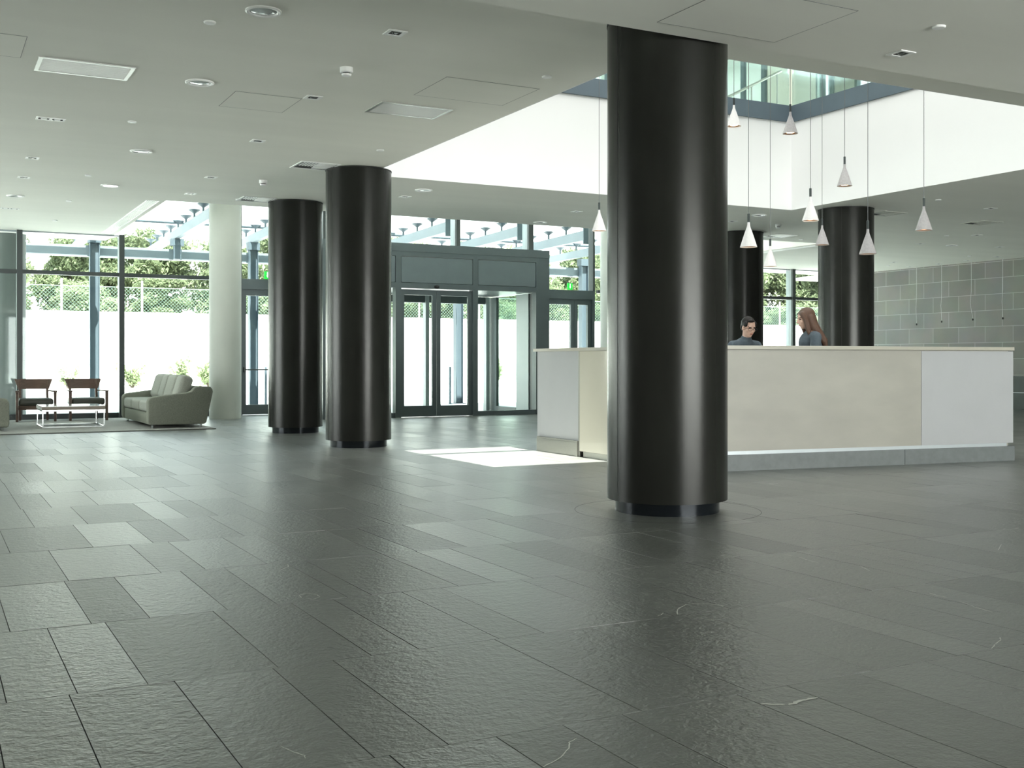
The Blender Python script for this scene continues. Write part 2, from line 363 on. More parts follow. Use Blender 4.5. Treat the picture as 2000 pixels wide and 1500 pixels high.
def build_floor():
    vs = []; fs = []; tones = []; rr = random.Random(11)
    y_ref = 2.712; dy = .9545; gap = .0016
    k0 = int((YB - y_ref) / dy) - 1; k1 = int((YF + 0.1 - y_ref) / dy) + 1
    for k in range(k0, k1 + 1):
        y0 = y_ref + k * dy; y1 = y0 + dy
        if y1 > YF - .02: y1 = YF
        if y0 >= y1 - .05: continue
        base = JOINTS.get(k, []); xs = list(base)
        if not xs: xs = [rr.uniform(-.4, .4)]
        a = xs[0]
        while a > XL: a -= rr.choice((.2, .31, .31, .42, .42)); xs.insert(0, max(a, XL))
        a = xs[-1]
        while a < XR: a += rr.choice((.2, .31, .31, .42, .42)); xs.append(min(a, XR))
        for i in range(len(xs) - 1):
            x0, x1 = xs[i] + gap, xs[i + 1] - gap
            if x1 - x0 < .02: continue
            tone = rr.gauss(.60, .04); gl = rr.random(); vn = rr.random()
            if rr.random() < .02: tone *= .8
            cx = (x0 + x1) / 2
            if k == 2 and .58 < cx < .80: tone, gl = .36, .9
            if k == 4 and (1.15 < cx < 1.35): tone, gl = .42, .8
            tx = rr.gauss(0, .0010); ty = rr.gauss(0, .0006)     # every slab lies a hair off level
            b = len(vs); g = gap; ya, yb = y0 + .0010, y1 - .0010
            for (x, y) in ((x0, ya), (x1, ya), (x1, yb), (x0, yb)):
                vs.append((x, y, (x - cx) * tx + (y - (ya + yb) / 2) * ty))
            for (x, y) in ((x0 - .0007, ya - .0007), (x1 + .0007, ya - .0007), (x1 + .0007, yb + .0007), (x0 - .0007, yb + .0007)):
                vs.append((x, y, -.006))
            fs.append((b, b + 1, b + 2, b + 3)); tones.append((tone, gl, vn))
            for q in range(4):
                q2 = (q + 1) % 4; fs.append((b + q2, b + q, b + 4 + q, b + 4 + q2)); tones.append((tone * .5, 1, 0))
    nt = len(fs)
    b = len(vs); vs += [(XL, YB, -.005), (XR, YB, -.005), (XR, YF, -.005), (XL, YF, -.005), (XL, YB, -.25), (XR, YB, -.25), (XR, YF, -.25), (XL, YF, -.25)]
    for q in ((0, 1, 2, 3), (7, 6, 5, 4), (0, 4, 5, 1), (1, 5, 6, 2), (2, 6, 7, 3), (3, 7, 4, 0)): fs.append(tuple(b + i for i in q)); tones.append((0, 1, 0))
    ng = len(fs)
    for pts, wd in VEINS:                      # pale quartz veins lying flush in the slabs
        P2 = [Vector(p) for p in pts]; fine = []
        for a_, b_ in zip(P2, P2[1:]):
            for q in range(4): fine.append(a_.lerp(b_, q / 4) + Vector((rr.gauss(0, wd * .25), rr.gauss(0, wd * .25))))
        fine.append(P2[-1]); prev = None
        for i, p_ in enumerate(fine):
            d_ = (fine[min(i + 1, len(fine) - 1)] - fine[max(i - 1, 0)]).normalized(); n_ = Vector((-d_.y, d_.x))
            w_ = wd * .5 * rr.uniform(.55, 1.2) * (.35 if i in (0, len(fine) - 1) else 1)
            b = len(vs); vs.extend([(p_.x - n_.x * w_, p_.y - n_.y * w_, .0010), (p_.x + n_.x * w_, p_.y + n_.y * w_, .0010)])
            if prev is not None: fs.append((prev, b, b + 1, prev + 1)); tones.append((1, 1, 0))
            prev = b
    me = bpy.data.meshes.new('floor'); me.from_pydata(vs, [], fs)
    me.materials.append(M['floor']); me.materials.append(M['grout']); me.materials.append(M['vein'])
    at = me.color_attributes.new('tone', 'FLOAT_COLOR', 'CORNER')
    data = []
    for p, t in zip(me.polygons, tones):
        for _ in p.loop_indices: data += [t[0], t[1], t[2], 1]
    at.data.foreach_set('color', data)
    for i, p in enumerate(me.polygons):
        if i >= nt: p.material_index = 1 if i < ng else 2
    o = bpy.data.objects.new('floor', me); C.objects.link(o); struct(o)
    # circular joint cut round the big column
    r = MB((4.55, 6.33, 0)); r.lathe([(.6355, .0006), (.6385, .0006), (.6385, -.004), (.6355, -.004)], (4.55, 6.33, 0), 96, close=True)
    r.build('joint_ring', M['seam'], None)
    bpy.data.objects['joint_ring'].parent = o; bpy.data.objects['joint_ring'].location = (4.55, 6.33, 0)
build_floor()

# ceiling slab with the void and the tall strip left open
def slab(mb, z0, z1, holes, x0=XL, x1=XR, y0=YB, y1=YF):
    xs = sorted({x0, x1, *[h[0] for h in holes], *[h[1] for h in holes]}); ys = sorted({y0, y1, *[h[2] for h in holes], *[h[3] for h in holes]})
    for i in range(len(xs) - 1):
        for j in range(len(ys) - 1):
            cx, cy = (xs[i] + xs[i + 1]) / 2, (ys[j] + ys[j + 1]) / 2
            if any(h[0] < cx < h[1] and h[2] < cy < h[3] for h in holes): continue
            mb.box(xs[i], xs[i + 1], ys[j], ys[j + 1], z0, z1)
m = MB(); slab(m, H, 4.70, [(VX0, VX1, VY0, VY1), (NX0, NX1, NY0, YF + 1)], y1=YF)
struct(m.build('ceiling', M['plaster']))
# dropped soffit over the near part of the hall
m = MB(); m.box(XL, XR, YB, 5.88, HN, H - .002); struct(m.build('ceiling', M['plaster']))
# white plaster faces of the void
m = MB(); T = .012
m.box(VX0, VX1, VY1 - T, VY1, H, 4.70); m.box(VX1 - T, VX1, VY0, VY1 - T, H, 4.70); m.box(VX0, VX0 + T, VY0, VY1 - T, H, 4.70); m.box(VX0 + T, VX1 - T, VY0, VY0 + T, H, 4.70)
struct(m.build('trim_1', M['white']))
# blue steel edge beam and upper floor
m = MB(); slab(m, 4.701, TOP, [(VX0, VX1, VY0, VY1), (NX0, NX1, NY0, YF + 1)], y1=YF)
struct(m.build('floor', M['cream'], None))
m = MB(); T = .03
m.box(VX0, VX1, VY1 - T - .012, VY1 - .012, 4.70, TOP + .002); m.box(VX1 - T - .012, VX1 - .012, VY0, VY1 - T - .012, 4.70, TOP + .002)
m.box(VX0 + .012, VX0 + T + .012, VY0 + .1, VY1 - T - .012, 4.70, TOP + .002)
o = m.build('trim_2', M['blue_steel']); struct(o)
for x in (6.2, 7.55, 8.9, 10.3): MB().box(x, x + .006, VY1 - T - .0135, VY1 - T - .011, 4.70, TOP).build('panel_joint', M['seam'], o)
# roof with an assumed, unseen rooflight, cut to yield the sun patch
m = MB(); slab(m, ROOF, 7.95, [(4.4, 6.3, 5.81, 8.36)], x1=16.25); struct(m.build('ceiling', M['white']))
m = MB()
for y in (7.69, 5.955): m.box(4.4, 6.3, y - .045, y + .045, 7.70, 7.80)
m.box(4.4, 6.3, 5.81, 5.83, 7.66, 7.80)
struct(m.build('window_20', M['frame_light']))  # bars of the assumed rooflight, set from the sun patch
# outer walls
MB().box(XL - .3, XL, YB - .3, 13, 0, 7.95).build('wall_left', M['beige_wall'])['kind'] = 'structure'
m = MB(); m.box(XL - .3, XL, 13, YF + .3, 3.0, 7.95); m.box(XL - .3, XL, 19.5, YF + .3, 0, 3.0); struct(m.build('wall_left', M['beige_wall']))
m = MB(); m.box(XR, XR + .3, YB - .3, YF + .3, 0, TOP); struct(m.build('wall_right', M['wall_tile']))
m = MB(); m.box(XL, 3, YB - .3, YB, 0, 7.95); m.box(13, XR, YB - .3, YB, 0, TOP); m.box(3, 13, YB - .3, YB, 3.0, 7.95); struct(m.build('wall_back', M['beige_wall']))
# front fascia above the glazing, left and right of the tall strip
m = MB(); m.box(XL, NX0, YF, YF + .25, H, 7.95); m.box(NX1, 16.25, YF, YF + .25, H, 7.95); m.box(16.25, XR, YF, YF + .25, H, TOP); m.box(NX0, NX1, YF, YF + .25, 7.55, 7.95)
struct(m.build('wall_front', M['white']))
# sides of the tall strip and the upper room
m = MB(); m.box(NX0 - .15, NX0, NY0, YF, TOP, ROOF); struct(m.build('wall_left', M['white']))
m = MB(); m.box(NX1, NX1 + .15, NY0, YF, TOP, ROOF); struct(m.build('wall_right', M['white']))
m = MB()
m.box(2, 10.0, 16.45, 16.6, TOP, ROOF); m.box(11.2, 13.1, 16.45, 16.6, TOP, ROOF); m.box(14.15, 15.35, 16.45, 16.6, TOP, ROOF); m.box(15.85, 16.0, 16.45, 16.6, TOP, ROOF); m.box(15.35, 15.85, 16.45, 16.6, 7.3, ROOF)
m.box(10.0, 11.2, 16.45, 16.6, 7.3, ROOF); m.box(13.1, 14.15, 16.45, 16.6, 7.3, ROOF)
struct(m.build('wall_front', M['cream']))
m = MB(); m.box(16.0, 16.15, 2, 11.5, TOP, ROOF); m.box(16.0, 16.15, 12.6, 14.2, TOP, ROOF); m.box(16.0, 16.15, 16.1, 16.6, TOP, ROOF); m.box(16.0, 16.15, 11.5, 12.6, 7.3, ROOF); m.box(16.0, 16.15, 14.2, 16.1, 7.3, ROOF)
struct(m.build('wall_right', M['cream']))
m = MB(); m.box(1.85, 2.0, 2, 16.6, TOP, ROOF); struct(m.build('wall_left', M['cream']))
m = MB(); m.box(1.85, 16.15, 1.85, 2.0, TOP, ROOF); struct(m.build('wall_back', M['cream']))
# low wall between the outer wall and the tall strip, upper level (closes the slab edge)

def upper_window(n, pts, axis):
    r = empty('window_%d' % n, (pts[0], 16.52, TOP) if axis == 'y' else (16.07, pts[0], TOP), kind='structure')
    a0, a1 = pts
    f = MB(); g = MB()
    def bx(mb, u0, u1, d0, d1, z0, z1):
        if axis == 'y': mb.box(u0 - a0, u1 - a0, d0, d1, z0 - TOP, z1 - TOP)
        else: mb.box(d0, d1, u0 - a0, u1 - a0, z0 - TOP, z1 - TOP)
    k = max(2, round((a1 - a0) / .55))
    for i in range(k + 1):
        u = a0 + (a1 - a0) * i / k
        u = min(max(u, a0 + .03), a1 - .03); bx(f, u - .03, u + .03, -.05, .05, TOP, 7.3)
    bx(f, a0 + .06, a1 - .06, -.045, .045, TOP, TOP + .1); bx(f, a0 + .06, a1 - .06, -.045, .045, 7.2, 7.3)
    bx(g, a0 + .01, a1 - .01, -.008, .008, TOP + .05, 7.25)
    f.build('window_frame', M['blue_steel'], r); g.build('pane', M['glass'], r)
upper_window(17, (10.0, 11.2), 'y'); upper_window(18, (13.1, 14.15), 'y'); upper_window(19, (14.2, 16.1), 'x'); upper_window(23, (15.35, 15.85), 'y'); upper_window(21, (11.5, 12.6), 'x')

# glass balustrade round the void
b = empty('glass_balustrade', (VX1, VY1, TOP), label='pale green glass balustrade on the blue edge beam round the upper void', cat='balustrade')
m = MB((VX1, VY1, TOP)); m.box(VX0 + .02, VX1 - .02, VY1 + .03, VY1 + .045, TOP, TOP + 1.0); m.build('far_pane', M['glass_green'], b)
m = MB((VX1, VY1, TOP)); m.box(VX1 + .03, VX1 + .045, VY0 + .02, VY1 + .02, TOP, TOP + 1.0); m.build('side_pane', M['glass_green'], b)
m = MB((VX1, VY1, TOP)); m.box(VX0 + .02, VX1 - .02, VY1 + .025, VY1 + .05, TOP + 1.0, TOP + 1.03); m.box(VX1 + .025, VX1 + .05, VY0, VY1 + .05, TOP + 1.0, TOP + 1.03)
m.build('top_rail', M['alu'], b)
# slanting stair rail on the upper floor
s = empty('stair_handrail', (13.0, 15.9, TOP), label='slanting steel handrail seen through the upper glass above the desk', cat='handrail')
MB((13.0, 15.9, TOP)).tube([(12.6, 15.9, TOP + .75), (14.0, 15.9, TOP + 1.45)], .025).build('rail', M['alu'], s, True)
for x, z in ((12.7, .79), (13.3, 1.09), (13.9, 1.39)): MB((13.0, 15.9, TOP)).tube([(x, 15.9, TOP), (x, 15.9, TOP + z)], .015, 8).build('baluster', M['alu'], s, True)

# ------------------------------------------------------------------ glazed front
TR = 2.63
def bay(n, x0, x1, ztop, y=YF, transom=True):
    r = empty('window_%d' % n, (x0, y, 0), kind='structure')
    w = x1 - x0; f = MB(); g = MB(); gl = MB()
    # deep mullion at the right side of the bay: dark nose inside, grey body outside
    zt = min(ztop, H) if abs(x1 - 3.22) < .01 else ztop
    f.box(w - .045, w + .045, -.16, -.10, 0, zt); gl.box(w - .04, w + .04, -.10, .10, 0, zt)
    f.box(.045, w - .045, -.06, .06, 0, .10)
    if transom: f.box(.045, w - .045, -.11, -.01, TR - .035, TR + .035)
    gl.box(.045, w - .045, -.05, .04, ztop - .022, ztop)
    g.box(.03, w - .03, -.006, .006, .09, ztop - .05)
    f.build('window_frame', M['frame_dark'], r); gl.build('mullion', M['frame_light'], r); g.build('pane', M['glass'], r)
    return r
edges = [-8.0, -6.2, -4.4, -2.0, -.23, 1.5, 3.22]
n = 1
for a, b_ in zip(edges, edges[1:]): bay(n, a, b_, H); n += 1
for a, b_ in zip([3.22, 13.5, 13.9], [5.38, 13.9, 15.6]): bay(n, a, b_, 7.55); n += 1
for a, b_ in zip([15.6, 17.5, 19.3], [17.5, 19.3, 21.68]): bay(n, a, b_, H); n += 1

def doorset(n, wn, x0, x1, xm, sign_name):
    r = empty('door_%d' % n, (x0, YF, 0), kind='structure'); w = x1 - x0
    f = MB(); hz = 2.50
    f.box(0, .07, -.1, .06, 0, hz); f.box(w - .07, w, -.1, .06, 0, hz); f.box(.07, w - .07, -.1, .06, hz - .06, hz + .14); f.box(0, .07, -.1, .06, hz, hz + .14); f.box(w - .07, w, -.1, .06, hz, hz + .14)
    f.build('door_frame', M['door_metal'], r)
    for (a, b2) in ((.07, xm - x0 - .003), (xm - x0 + .003, w - .07)):
        lf = MB(); lf.box(a, a + .085, -.045, .03, .01, hz - .062); lf.box(b2 - .085, b2, -.045, .03, .01, hz - .062)
        lf.box(a + .085, b2 - .085, -.045, .03, .01, .20); lf.box(a + .085, b2 - .085, -.045, .03, hz - .18, hz - .062)
        L = lf.build('door_leaf', M['door_metal'], r)
        MB().box(a + .08, b2 - .08, -.012, -.002, .19, hz - .17).build('pane', M['glass'], L)
        MB().tube([(a + .05, -.10, .88), (b2 - .05, -.10, .88)], .014).box(a + .03, a + .07, -.11, -.045, .83, .93).box(b2 - .07, b2 - .03, -.11, -.045, .83, .93).build('push_bar', M['frame_dark'], L)
    q = empty('window_%d' % wn, (x0, YF, 2.64), kind='structure')
    MB().box(0, .05, -.1, .1, 0, 4.9).box(w - .05, w, -.1, .1, 0, 4.9).build('window_frame', M['frame_dark'], q)
    MB().box(.05, w - .05, -.006, .006, 0, 4.9).build('pane', M['glass'], q)
doorset(1, n, 5.38, 7.12, 6.25, ''); n += 1
doorset(2, n, 11.82, 13.46, 12.95, ''); n += 1
# tall glazing above and beside the lobby
r = empty('window_%d' % n, (7.12, YF, 0), kind='structure'); n += 1
f = MB(); gl = MB(); g = MB()
for x in (10.03, 11.78): f.box(x - 7.12 - .045, x - 7.12 + .045, -.14, -.08, 3.24, 7.55); gl.box(x - 7.12 - .05, x - 7.12 + .05, -.08, .16, 3.24, 7.55)
f.box(0, 4.7, -.08, .08, 3.14, 3.24); f.box(0, 4.7, -.08, .08, 7.45, 7.55)
g.box(0, 4.7, -.006, .006, 3.24, 7.45)
g.box(3.9, 4.66, -.006, .006, 0, 3.14)
f.build('window_frame', M['frame_dark'], r); gl.build('mullion', M['frame_light'], r); g.build('pane', M['glass'], r)

# assumed, unseen back and side glazing (behind and left of the camera) that lights the hall
def assumed_window(n, x0, x1, y0, y1, z1, k):
    r = empty('window_%d' % n, (x0, y0, 0), kind='structure'); f = MB(); g = MB(); dx = x1 - x0; dy = y1 - y0
    for i in range(k + 1):
        t = i / k; cx, cy = dx * t, dy * t
        if dx > dy: cx = min(max(cx, .05), dx - .05); f.box(cx - .05, cx + .05, -.05, .05, 0, z1)
        else: cy = min(max(cy, .05), dy - .05); f.box(-.05, .05, cy - .05, cy + .05, 0, z1)
    if dx > dy: f.box(.1, dx - .1, -.04, .04, 0, .1); f.box(.1, dx - .1, -.04, .04, z1 - .08, z1); g.box(.02, dx - .02, -.006, .006, .05, z1 - .04)
    else: f.box(-.04, .04, .1, dy - .1, 0, .1); f.box(-.04, .04, .1, dy - .1, z1 - .08, z1); g.box(-.006, .006, .02, dy - .02, .05, z1 - .04)
    f.build('window_frame', M['frame_dark'], r); g.build('pane', M['glass'], r)
assumed_window(n, 3, 13, YB - .1, YB - .1, 3.0, 5); n += 1
assumed_window(22, XL - .1, XL - .1, 13, 19.5, 3.0, 4)

# ------------------------------------------------------------------ entrance lobby (dark metal box)
vx0, vx1, vy = 6.30, 10.96, 19.20
L = empty('entrance_lobby', (8.6, vy, 0), label='dark grey metal draught lobby with glazed sliding doors against the window wall', cat='entrance lobby')
def lb(): return MB((8.6, vy, 0))
posts = (6.30, 7.70, 9.28, 10.66)
for x in posts: lb().box(x, x + .11, vy, vy + .16, 0, 2.40).build('door_post', M['door_metal'], L)
lb().box(10.77, 10.96, vy, vy + .16, 0, 2.40).build('corner_post', M['door_metal'], L)
m = lb(); m.box(vx0, vx1, vy - .01, vy + .18, 3.08, 3.23); m.box(vx0, vx1, vy, vy + .16, 2.40, 2.50); m.box(vx0, vx1, vy, vy + .16, 2.99, 3.08)
for x in posts: m.box(x, x + .11, vy, vy + .16, 2.50, 2.99)
m.box(10.77, 10.96, vy, vy + .16, 2.50, 2.99); m.build('header_frame', M['door_metal'], L)
for a, b2 in ((6.41, 7.70), (7.81, 9.28), (9.39, 10.66)):
    lb().box(a + .008, b2 - .008, vy + .008, vy + .15, 2.508, 2.982).build('header_panel', M['header_panel'], L)
m = lb(); m.box(vx0, vx1, vy + .18, YF - .15, 2.42, 2.56); m.box(vx0, vx1, vy + .18, YF - .15, 3.10, 3.22); m.build('lobby_roof', M['door_metal'], L)
def leaf(a, b2, y):
    lf = lb(); lf.box(a, a + .08, y, y + .05, .01, 2.38); lf.box(b2 - .08, b2, y, y + .05, .01, 2.38); lf.box(a + .08, b2 - .08, y, y + .05, .01, .21); lf.box(a + .08, b2 - .08, y, y + .05, 2.28, 2.38)
    o = lf.build('sliding_door', M['door_metal'], L)
    lb().box(a + .07, b2 - .07, y + .02, y + .03, .20, 2.29).build('pane', M['glass'], o)
leaf(7.81, 8.54, vy + .05); leaf(8.55, 9.28, vy + .05)
lb().box(9.39, 10.66, vy + .02, vy + .12, 0, .09).build('sill', M['door_metal'], L); lb().box(6.41, 7.70, vy + .02, vy + .12, 0, .09).build('sill', M['door_metal'], L)
lb().box(9.39, 10.66, vy + .06, vy + .07, .09, 2.40).build('fixed_pane', M['glass'], L)
lb().box(6.41, 7.70, vy + .06, vy + .07, .09, 2.40).build('fixed_pane', M['glass'], L)
# side walls
m = lb(); m.box(10.74, 10.80, vy + .17, 19.62, 0, 2.40); m.build('side_post', M['frame_dark'], L)
m = lb(); m.box(10.72, 10.80, 19.63, 20.15, 0, 2.40); m.build('side_panel', M['grey_panel'], L)
lb().box(10.75, 10.76, 20.16, 21.06, .1, 2.38).build('side_pane', M['glass'], L); lb().box(6.34, 6.35, vy + .17, 21.35, .1, 2.38).build('side_pane', M['glass'], L)
lb().box(10.72, 10.80, 20.16, 21.06, 0, .1).build('side_rail', M['door_metal'], L); lb().box(6.30, 6.38, vy + .17, 21.35, 0, .1).build('side_rail', M['door_metal'], L)
lb().box(10.73, 10.79, 21.07, 21.40, 0, 2.40).build('side_panel', M['header_panel'], L)
for x in (7.66, 9.20, 10.60): lb().box(x, x + .08, 21.28, 21.42, 0, 2.41).build('rear_post', M['grey_panel'], L)
for x in (7.75, 9.29): lb().box(x, x + (1.44 if x < 9 else 1.30), 21.30, 21.40, 2.26, 2.41).build('rear_header', M['door_metal'], L)
o = empty('motion_sensor', (8.52, vy - .02, 2.44), label='small black door sensor on the lobby header above the sliding doors', cat='sensor')
MB().ell((0, 0, 0), (.05, .045, .03)).build('housing', M['black'], o, True); MB().box(-.03, .03, .01, .03, -.015, .015).build('bracket', M['door_metal'], o)

# exit signs (green, white arrow)
def exit_sign(x, y, z, label):
    r = empty('exit_sign', (x, y, z), label=label, cat='sign', group='green exit signs above the doors')
    MB().box(-.065, .065, -.015, .015, 0, .15).build('sign_box', M['green_sign'], r)
    k = MB(); k.box(-.013, .013, -.020, -.015, .07, .135); k.prism([(-.026, .07), (.026, .07), (0, .022)], -.020, -.015, 'y'); k.build('arrow', M['sign_white'], r)
    return r
exit_sign(5.93, YF - .13, 2.645, 'green exit sign over the glass door beside the white column')
exit_sign(12.78, YF - .13, 2.645, 'green exit sign over the glass door right of the dark lobby')

# ------------------------------------------------------------------ columns
def column(x, y, r, top, label, name='metal_column', seam_deg=None):
    e = empty(name, (x, y, 0), label=label, cat='column', group='round black metal columns')
    MB().lathe([(r, .085), (r, top)], n=96).build('shaft', M['column'], e, True)
    MB().lathe([(r - .055, 0), (r - .055, .085)], n=96).build('plinth', M['kick'], e, True)
    if top < 4: MB().lathe([(r + .004, top - .012), (r + .004, top), (r, top), (r, top - .012)], n=96, close=True).build('collar', M['black'], e, True)
    if seam_deg is not None:
        a = R(seam_deg); c, s_ = math.cos(a), math.sin(a)
        MB().tube([(c * r, s_ * r, .085), (c * r, s_ * r, top - .001)], .002, 6).build('seam', M['seam'], e)
    return e
column(4.55, 6.33, .412, 3.355, 'huge black metal column in the foreground, in front of the desk', seam_deg=181)
column(4.70, 12.93, .398, 3.355, 'black metal column left of the desk, second nearest, by the sunlit patch', seam_deg=186)
column(4.82, 15.94, .392, 3.355, 'black metal column beside the white column and glass door', seam_deg=None)
column(12.48, 12.72, .412, 3.355, 'black metal column right behind the desk, below the void edge', seam_deg=217)
column(13.05, 15.9, .40, 3.355, 'black metal column behind the seated woman with glasses', seam_deg=None)
def wcol(x, y, r, top, label, mt='concrete_white', g='round white columns at the glass wall'):
    e = tag(MB((x, y, 0)).lathe([(r, 0), (r, top)], (x, y, 0), n=72).build('round_column', M[mt], None, True), label, 'column', g)
    e.location = (x, y, 0); return e
wcol(4.86, 20.41, .285, 7.645, 'round white column between the grey sofa and the glass door')
wcol(13.25, 20.41, .285, 7.645, 'round white column just left of the huge foreground column, behind the desk end')
wcol(1.36, 22.35, .31, 7.9, 'grey concrete column outside the glass behind the left armchair', 'concrete_grey', None)

# ------------------------------------------------------------------ reception desk
D = empty('reception_desk', (8.1, 9.3, 0), label='long pale limestone reception desk with grey stone plinth', cat='desk')
def db(): return MB((8.1, 9.3, 0))
A0 = Vector((6.25, 8.36)); A1 = Vector((10.05, 7.84)); dirf = (A1 - A0).normalized(); nrm = Vector((-dirf.y, dirf.x))    # nrm points behind the desk
def fr(t, d): p = A0 + dirf * t + nrm * d; return (p.x, p.y)
LEN = (A1 - A0).length
def rect(t0, t1, d0, d1): return [fr(t0, d0), fr(t1, d0), fr(t1, d1), fr(t0, d1)]
ts = 2.66
db().prism(rect(.0, ts - .002, .02, .10), .185, 1.135).build('front_panel', M['marble'], D)
tag(db().prism(rect(ts + .002, LEN, .02, .10), .185, 1.135).build('front_panel', M['marble_cool'], D), 'whiter end panel of the desk front')
db().prism(rect(0, LEN, .0, .46), 1.145, 1.18).build('counter_top', M['marble_top'], D, bevel=.002, seg=1)
db().prism(rect(.03, LEN - .03, .06, .40), .15, 1.145).build('carcass', M['marble'], D)
db().prism(rect(.05, LEN - .07, .035, .08), .15, .184).build('metal_strip', M['metal_strip'], D)
db().prism(rect(.02, 2.44, .0, .09), 0, .15).build('stone_plinth', M['plinth_stone'], D)
db().prism(rect(2.445, LEN, .0, .09), 0, .15).build('stone_plinth', M['plinth_stone'], D)
db().prism(rect(.1, LEN - .02, .1, .40), 0, .15).build('base', M['plinth_stone'], D)
# inner work top behind the upstand
db().prism(rect(.6, LEN - .05, .41, .92), .93, .96).build('work_top', M['marble_top'], D)
# left return running back: lacquered part, then limestone end
db().box(6.27, 6.95, 8.74, 10.33, .06, 1.145).build('side_panel', M['lacquer'], D, bevel=.004, seg=1)
db().box(6.30, 6.93, 8.74, 10.30, 0, .06).build('side_base', M['steel_brushed'], D)
db().box(6.29, 7.00, 10.36, 11.30, .15, 1.145).build('end_panel', M['marble_cool'], D)
m = db(); m.box(6.26, 6.285, 10.36, 10.40, 0, .17); m.box(6.26, 6.285, 10.40, 11.26, .155, .17); m.box(6.275, 6.99, 10.37, 11.29, 0, .15); m.build('steel_plinth', M['steel_brushed'], D)
db().box(6.25, 7.02, 8.80, 11.33, 1.1455, 1.1795).build('return_top', M['marble_top'], D)
db().box(6.272, 6.288, 10.332, 10.358, 0.0, 1.145).build('corner_strip', M['steel_brushed'], D)

# sheet of paper in the seated woman's hands is a thing of its own (placed with her below)

# ------------------------------------------------------------------ right wall bench and hanging cords
o = empty('stone_bench', (21.25, 15.0, 0), label='dark stone bench along the right tiled wall beyond the desk end', cat='bench')
MB((21.25, 15, 0)).box(20.9, 21.66, 12.2, 17.7, .0, .36).build('base', M['bench'], o); MB((21.25, 15, 0)).box(20.88, 21.66, 12.2, 17.7, .375, .72).build('seat_block', M['bench'], o)
MB((21.25, 15, 0)).box(20.92, 21.66, 12.2, 17.7, .36, .375).build('joint', M['metal_strip'], o)
labs = ['leftmost thin cord hanging on the tiled wall beside the far black column', 'second cord from the left hanging in front of the tiled wall',
        'third cord from the left in front of the tiled wall, slightly bent', 'rightmost cord hanging in front of the tiled wall']
for (x, y, z), lab in zip(((21.45, 19.5, 1.93), (21.4, 18.7, 1.97), (21.4, 17.85, 1.99), (21.4, 17.0, 1.99)), labs):
    r = empty('hanging_cord', (x, y, H), label=lab, cat='cord', group='cords hanging at the tiled wall')
    k = .04 if 'bent' in lab else .0
    MB().tube([(0, 0, 0), (0, 0, -.7), (0, .02 + k * .3, z - H + .4), (0, -k, z - H + .05)], .0045, 6).build('cord', M['fence_post'], r, True)
    MB().ell((0, -k, z - H + .02), (.018, .018, .025)).build('socket', M['black'], r, True)

# ------------------------------------------------------------------ lounge furniture
r = empty('area_rug', (1.2, 19.2, 0), label='pale grey rug with dark edge under the sofas and armchairs', cat='rug')
MB((1.2, 19.2, 0)).box(-2.0, 3.94, 17.24, 21.35, .001, .012).build('pile', M['rug'], r)
m = MB((1.2, 19.2, 0)); m.box(-2.01, 3.96, 17.215, 17.24, .001, .013); m.box(3.94, 3.96, 17.24, 21.35, .001, .013); m.build('edge_binding', M['rug_edge'], r)
RZ = .0125
def make_sofa():
    s = empty('sofa', (0, 0, 0)); L2 = 2.62; dep = .98
    prof = [(.02, .05), (.0, .10), (.0, .42), (.03, .465), (.08, .48), (.60, .545), (.66, .565), (.71, .625), (.78, .64), (.93, .635), (.975, .60), (.985, .55), (.885, .08), (.86, .05)]
    for side, (a, b2) in (('l', (-L2 / 2, -L2 / 2 + .17)), ('r', (L2 / 2 - .17, L2 / 2))):
        MB().prism([(x - dep / 2, z) for x, z in prof], a, b2, 'y').build('armrest', M['sofa'], s, bevel=.022, seg=3)
    MB().box(-dep / 2 + .03, .3, -L2 / 2 + .172, L2 / 2 - .172, .05, .235).build('base', M['sofa'], s, bevel=.015)
    MB().prism([(.17, .06), (.27, .60), (.30, .64), (.44, .62), (.47, .58), (.38, .06)], -L2 / 2 + .172, L2 / 2 - .172, 'y').build('backrest', M['sofa'], s, bevel=.02, seg=3)
    w = (L2 - .344) / 3
    for i in range(3):
        y0 = -L2 / 2 + .172 + i * w
        MB().box(-dep / 2 + .015, .20, y0 + .010, y0 + w - .010, .238, .41).build('seat_cushion', M['cushion'], s, bevel=.045, seg=4)
    w = (L2 - .344) / 4
    for i in range(4):
        yc = -L2 / 2 + .172 + (i + .5) * w
        mb = MB(); mb.box(-.10, .10, -w / 2 + .012, w / 2 - .012, -.21, .21)
        o = mb.build('back_cushion', M['cushion'], s, bevel=.075, seg=5)
        o.location = (.11, yc, .60); o.rotation_euler = (0, R(17), R((-4, 3, -2, 5)[i]))
    for x in (-.40, .33):
        for y in (-L2 / 2 + .12, L2 / 2 - .12): MB().tube([(x, y, 0), (x, y, .055)], .02, 12).build('foot', M['chrome'], s)
    return s
s0 = make_sofa(); tag(s0, 'grey-green tweed sofa with four back cushions beside the white column', 'sofa', 'pair of grey-green sofas')
s0.location = (3.52, 18.96, RZ)
dup(s0, (.63, 19.3, RZ), math.pi, 'grey-green sofa cut off by the left picture edge, only its arm shows')

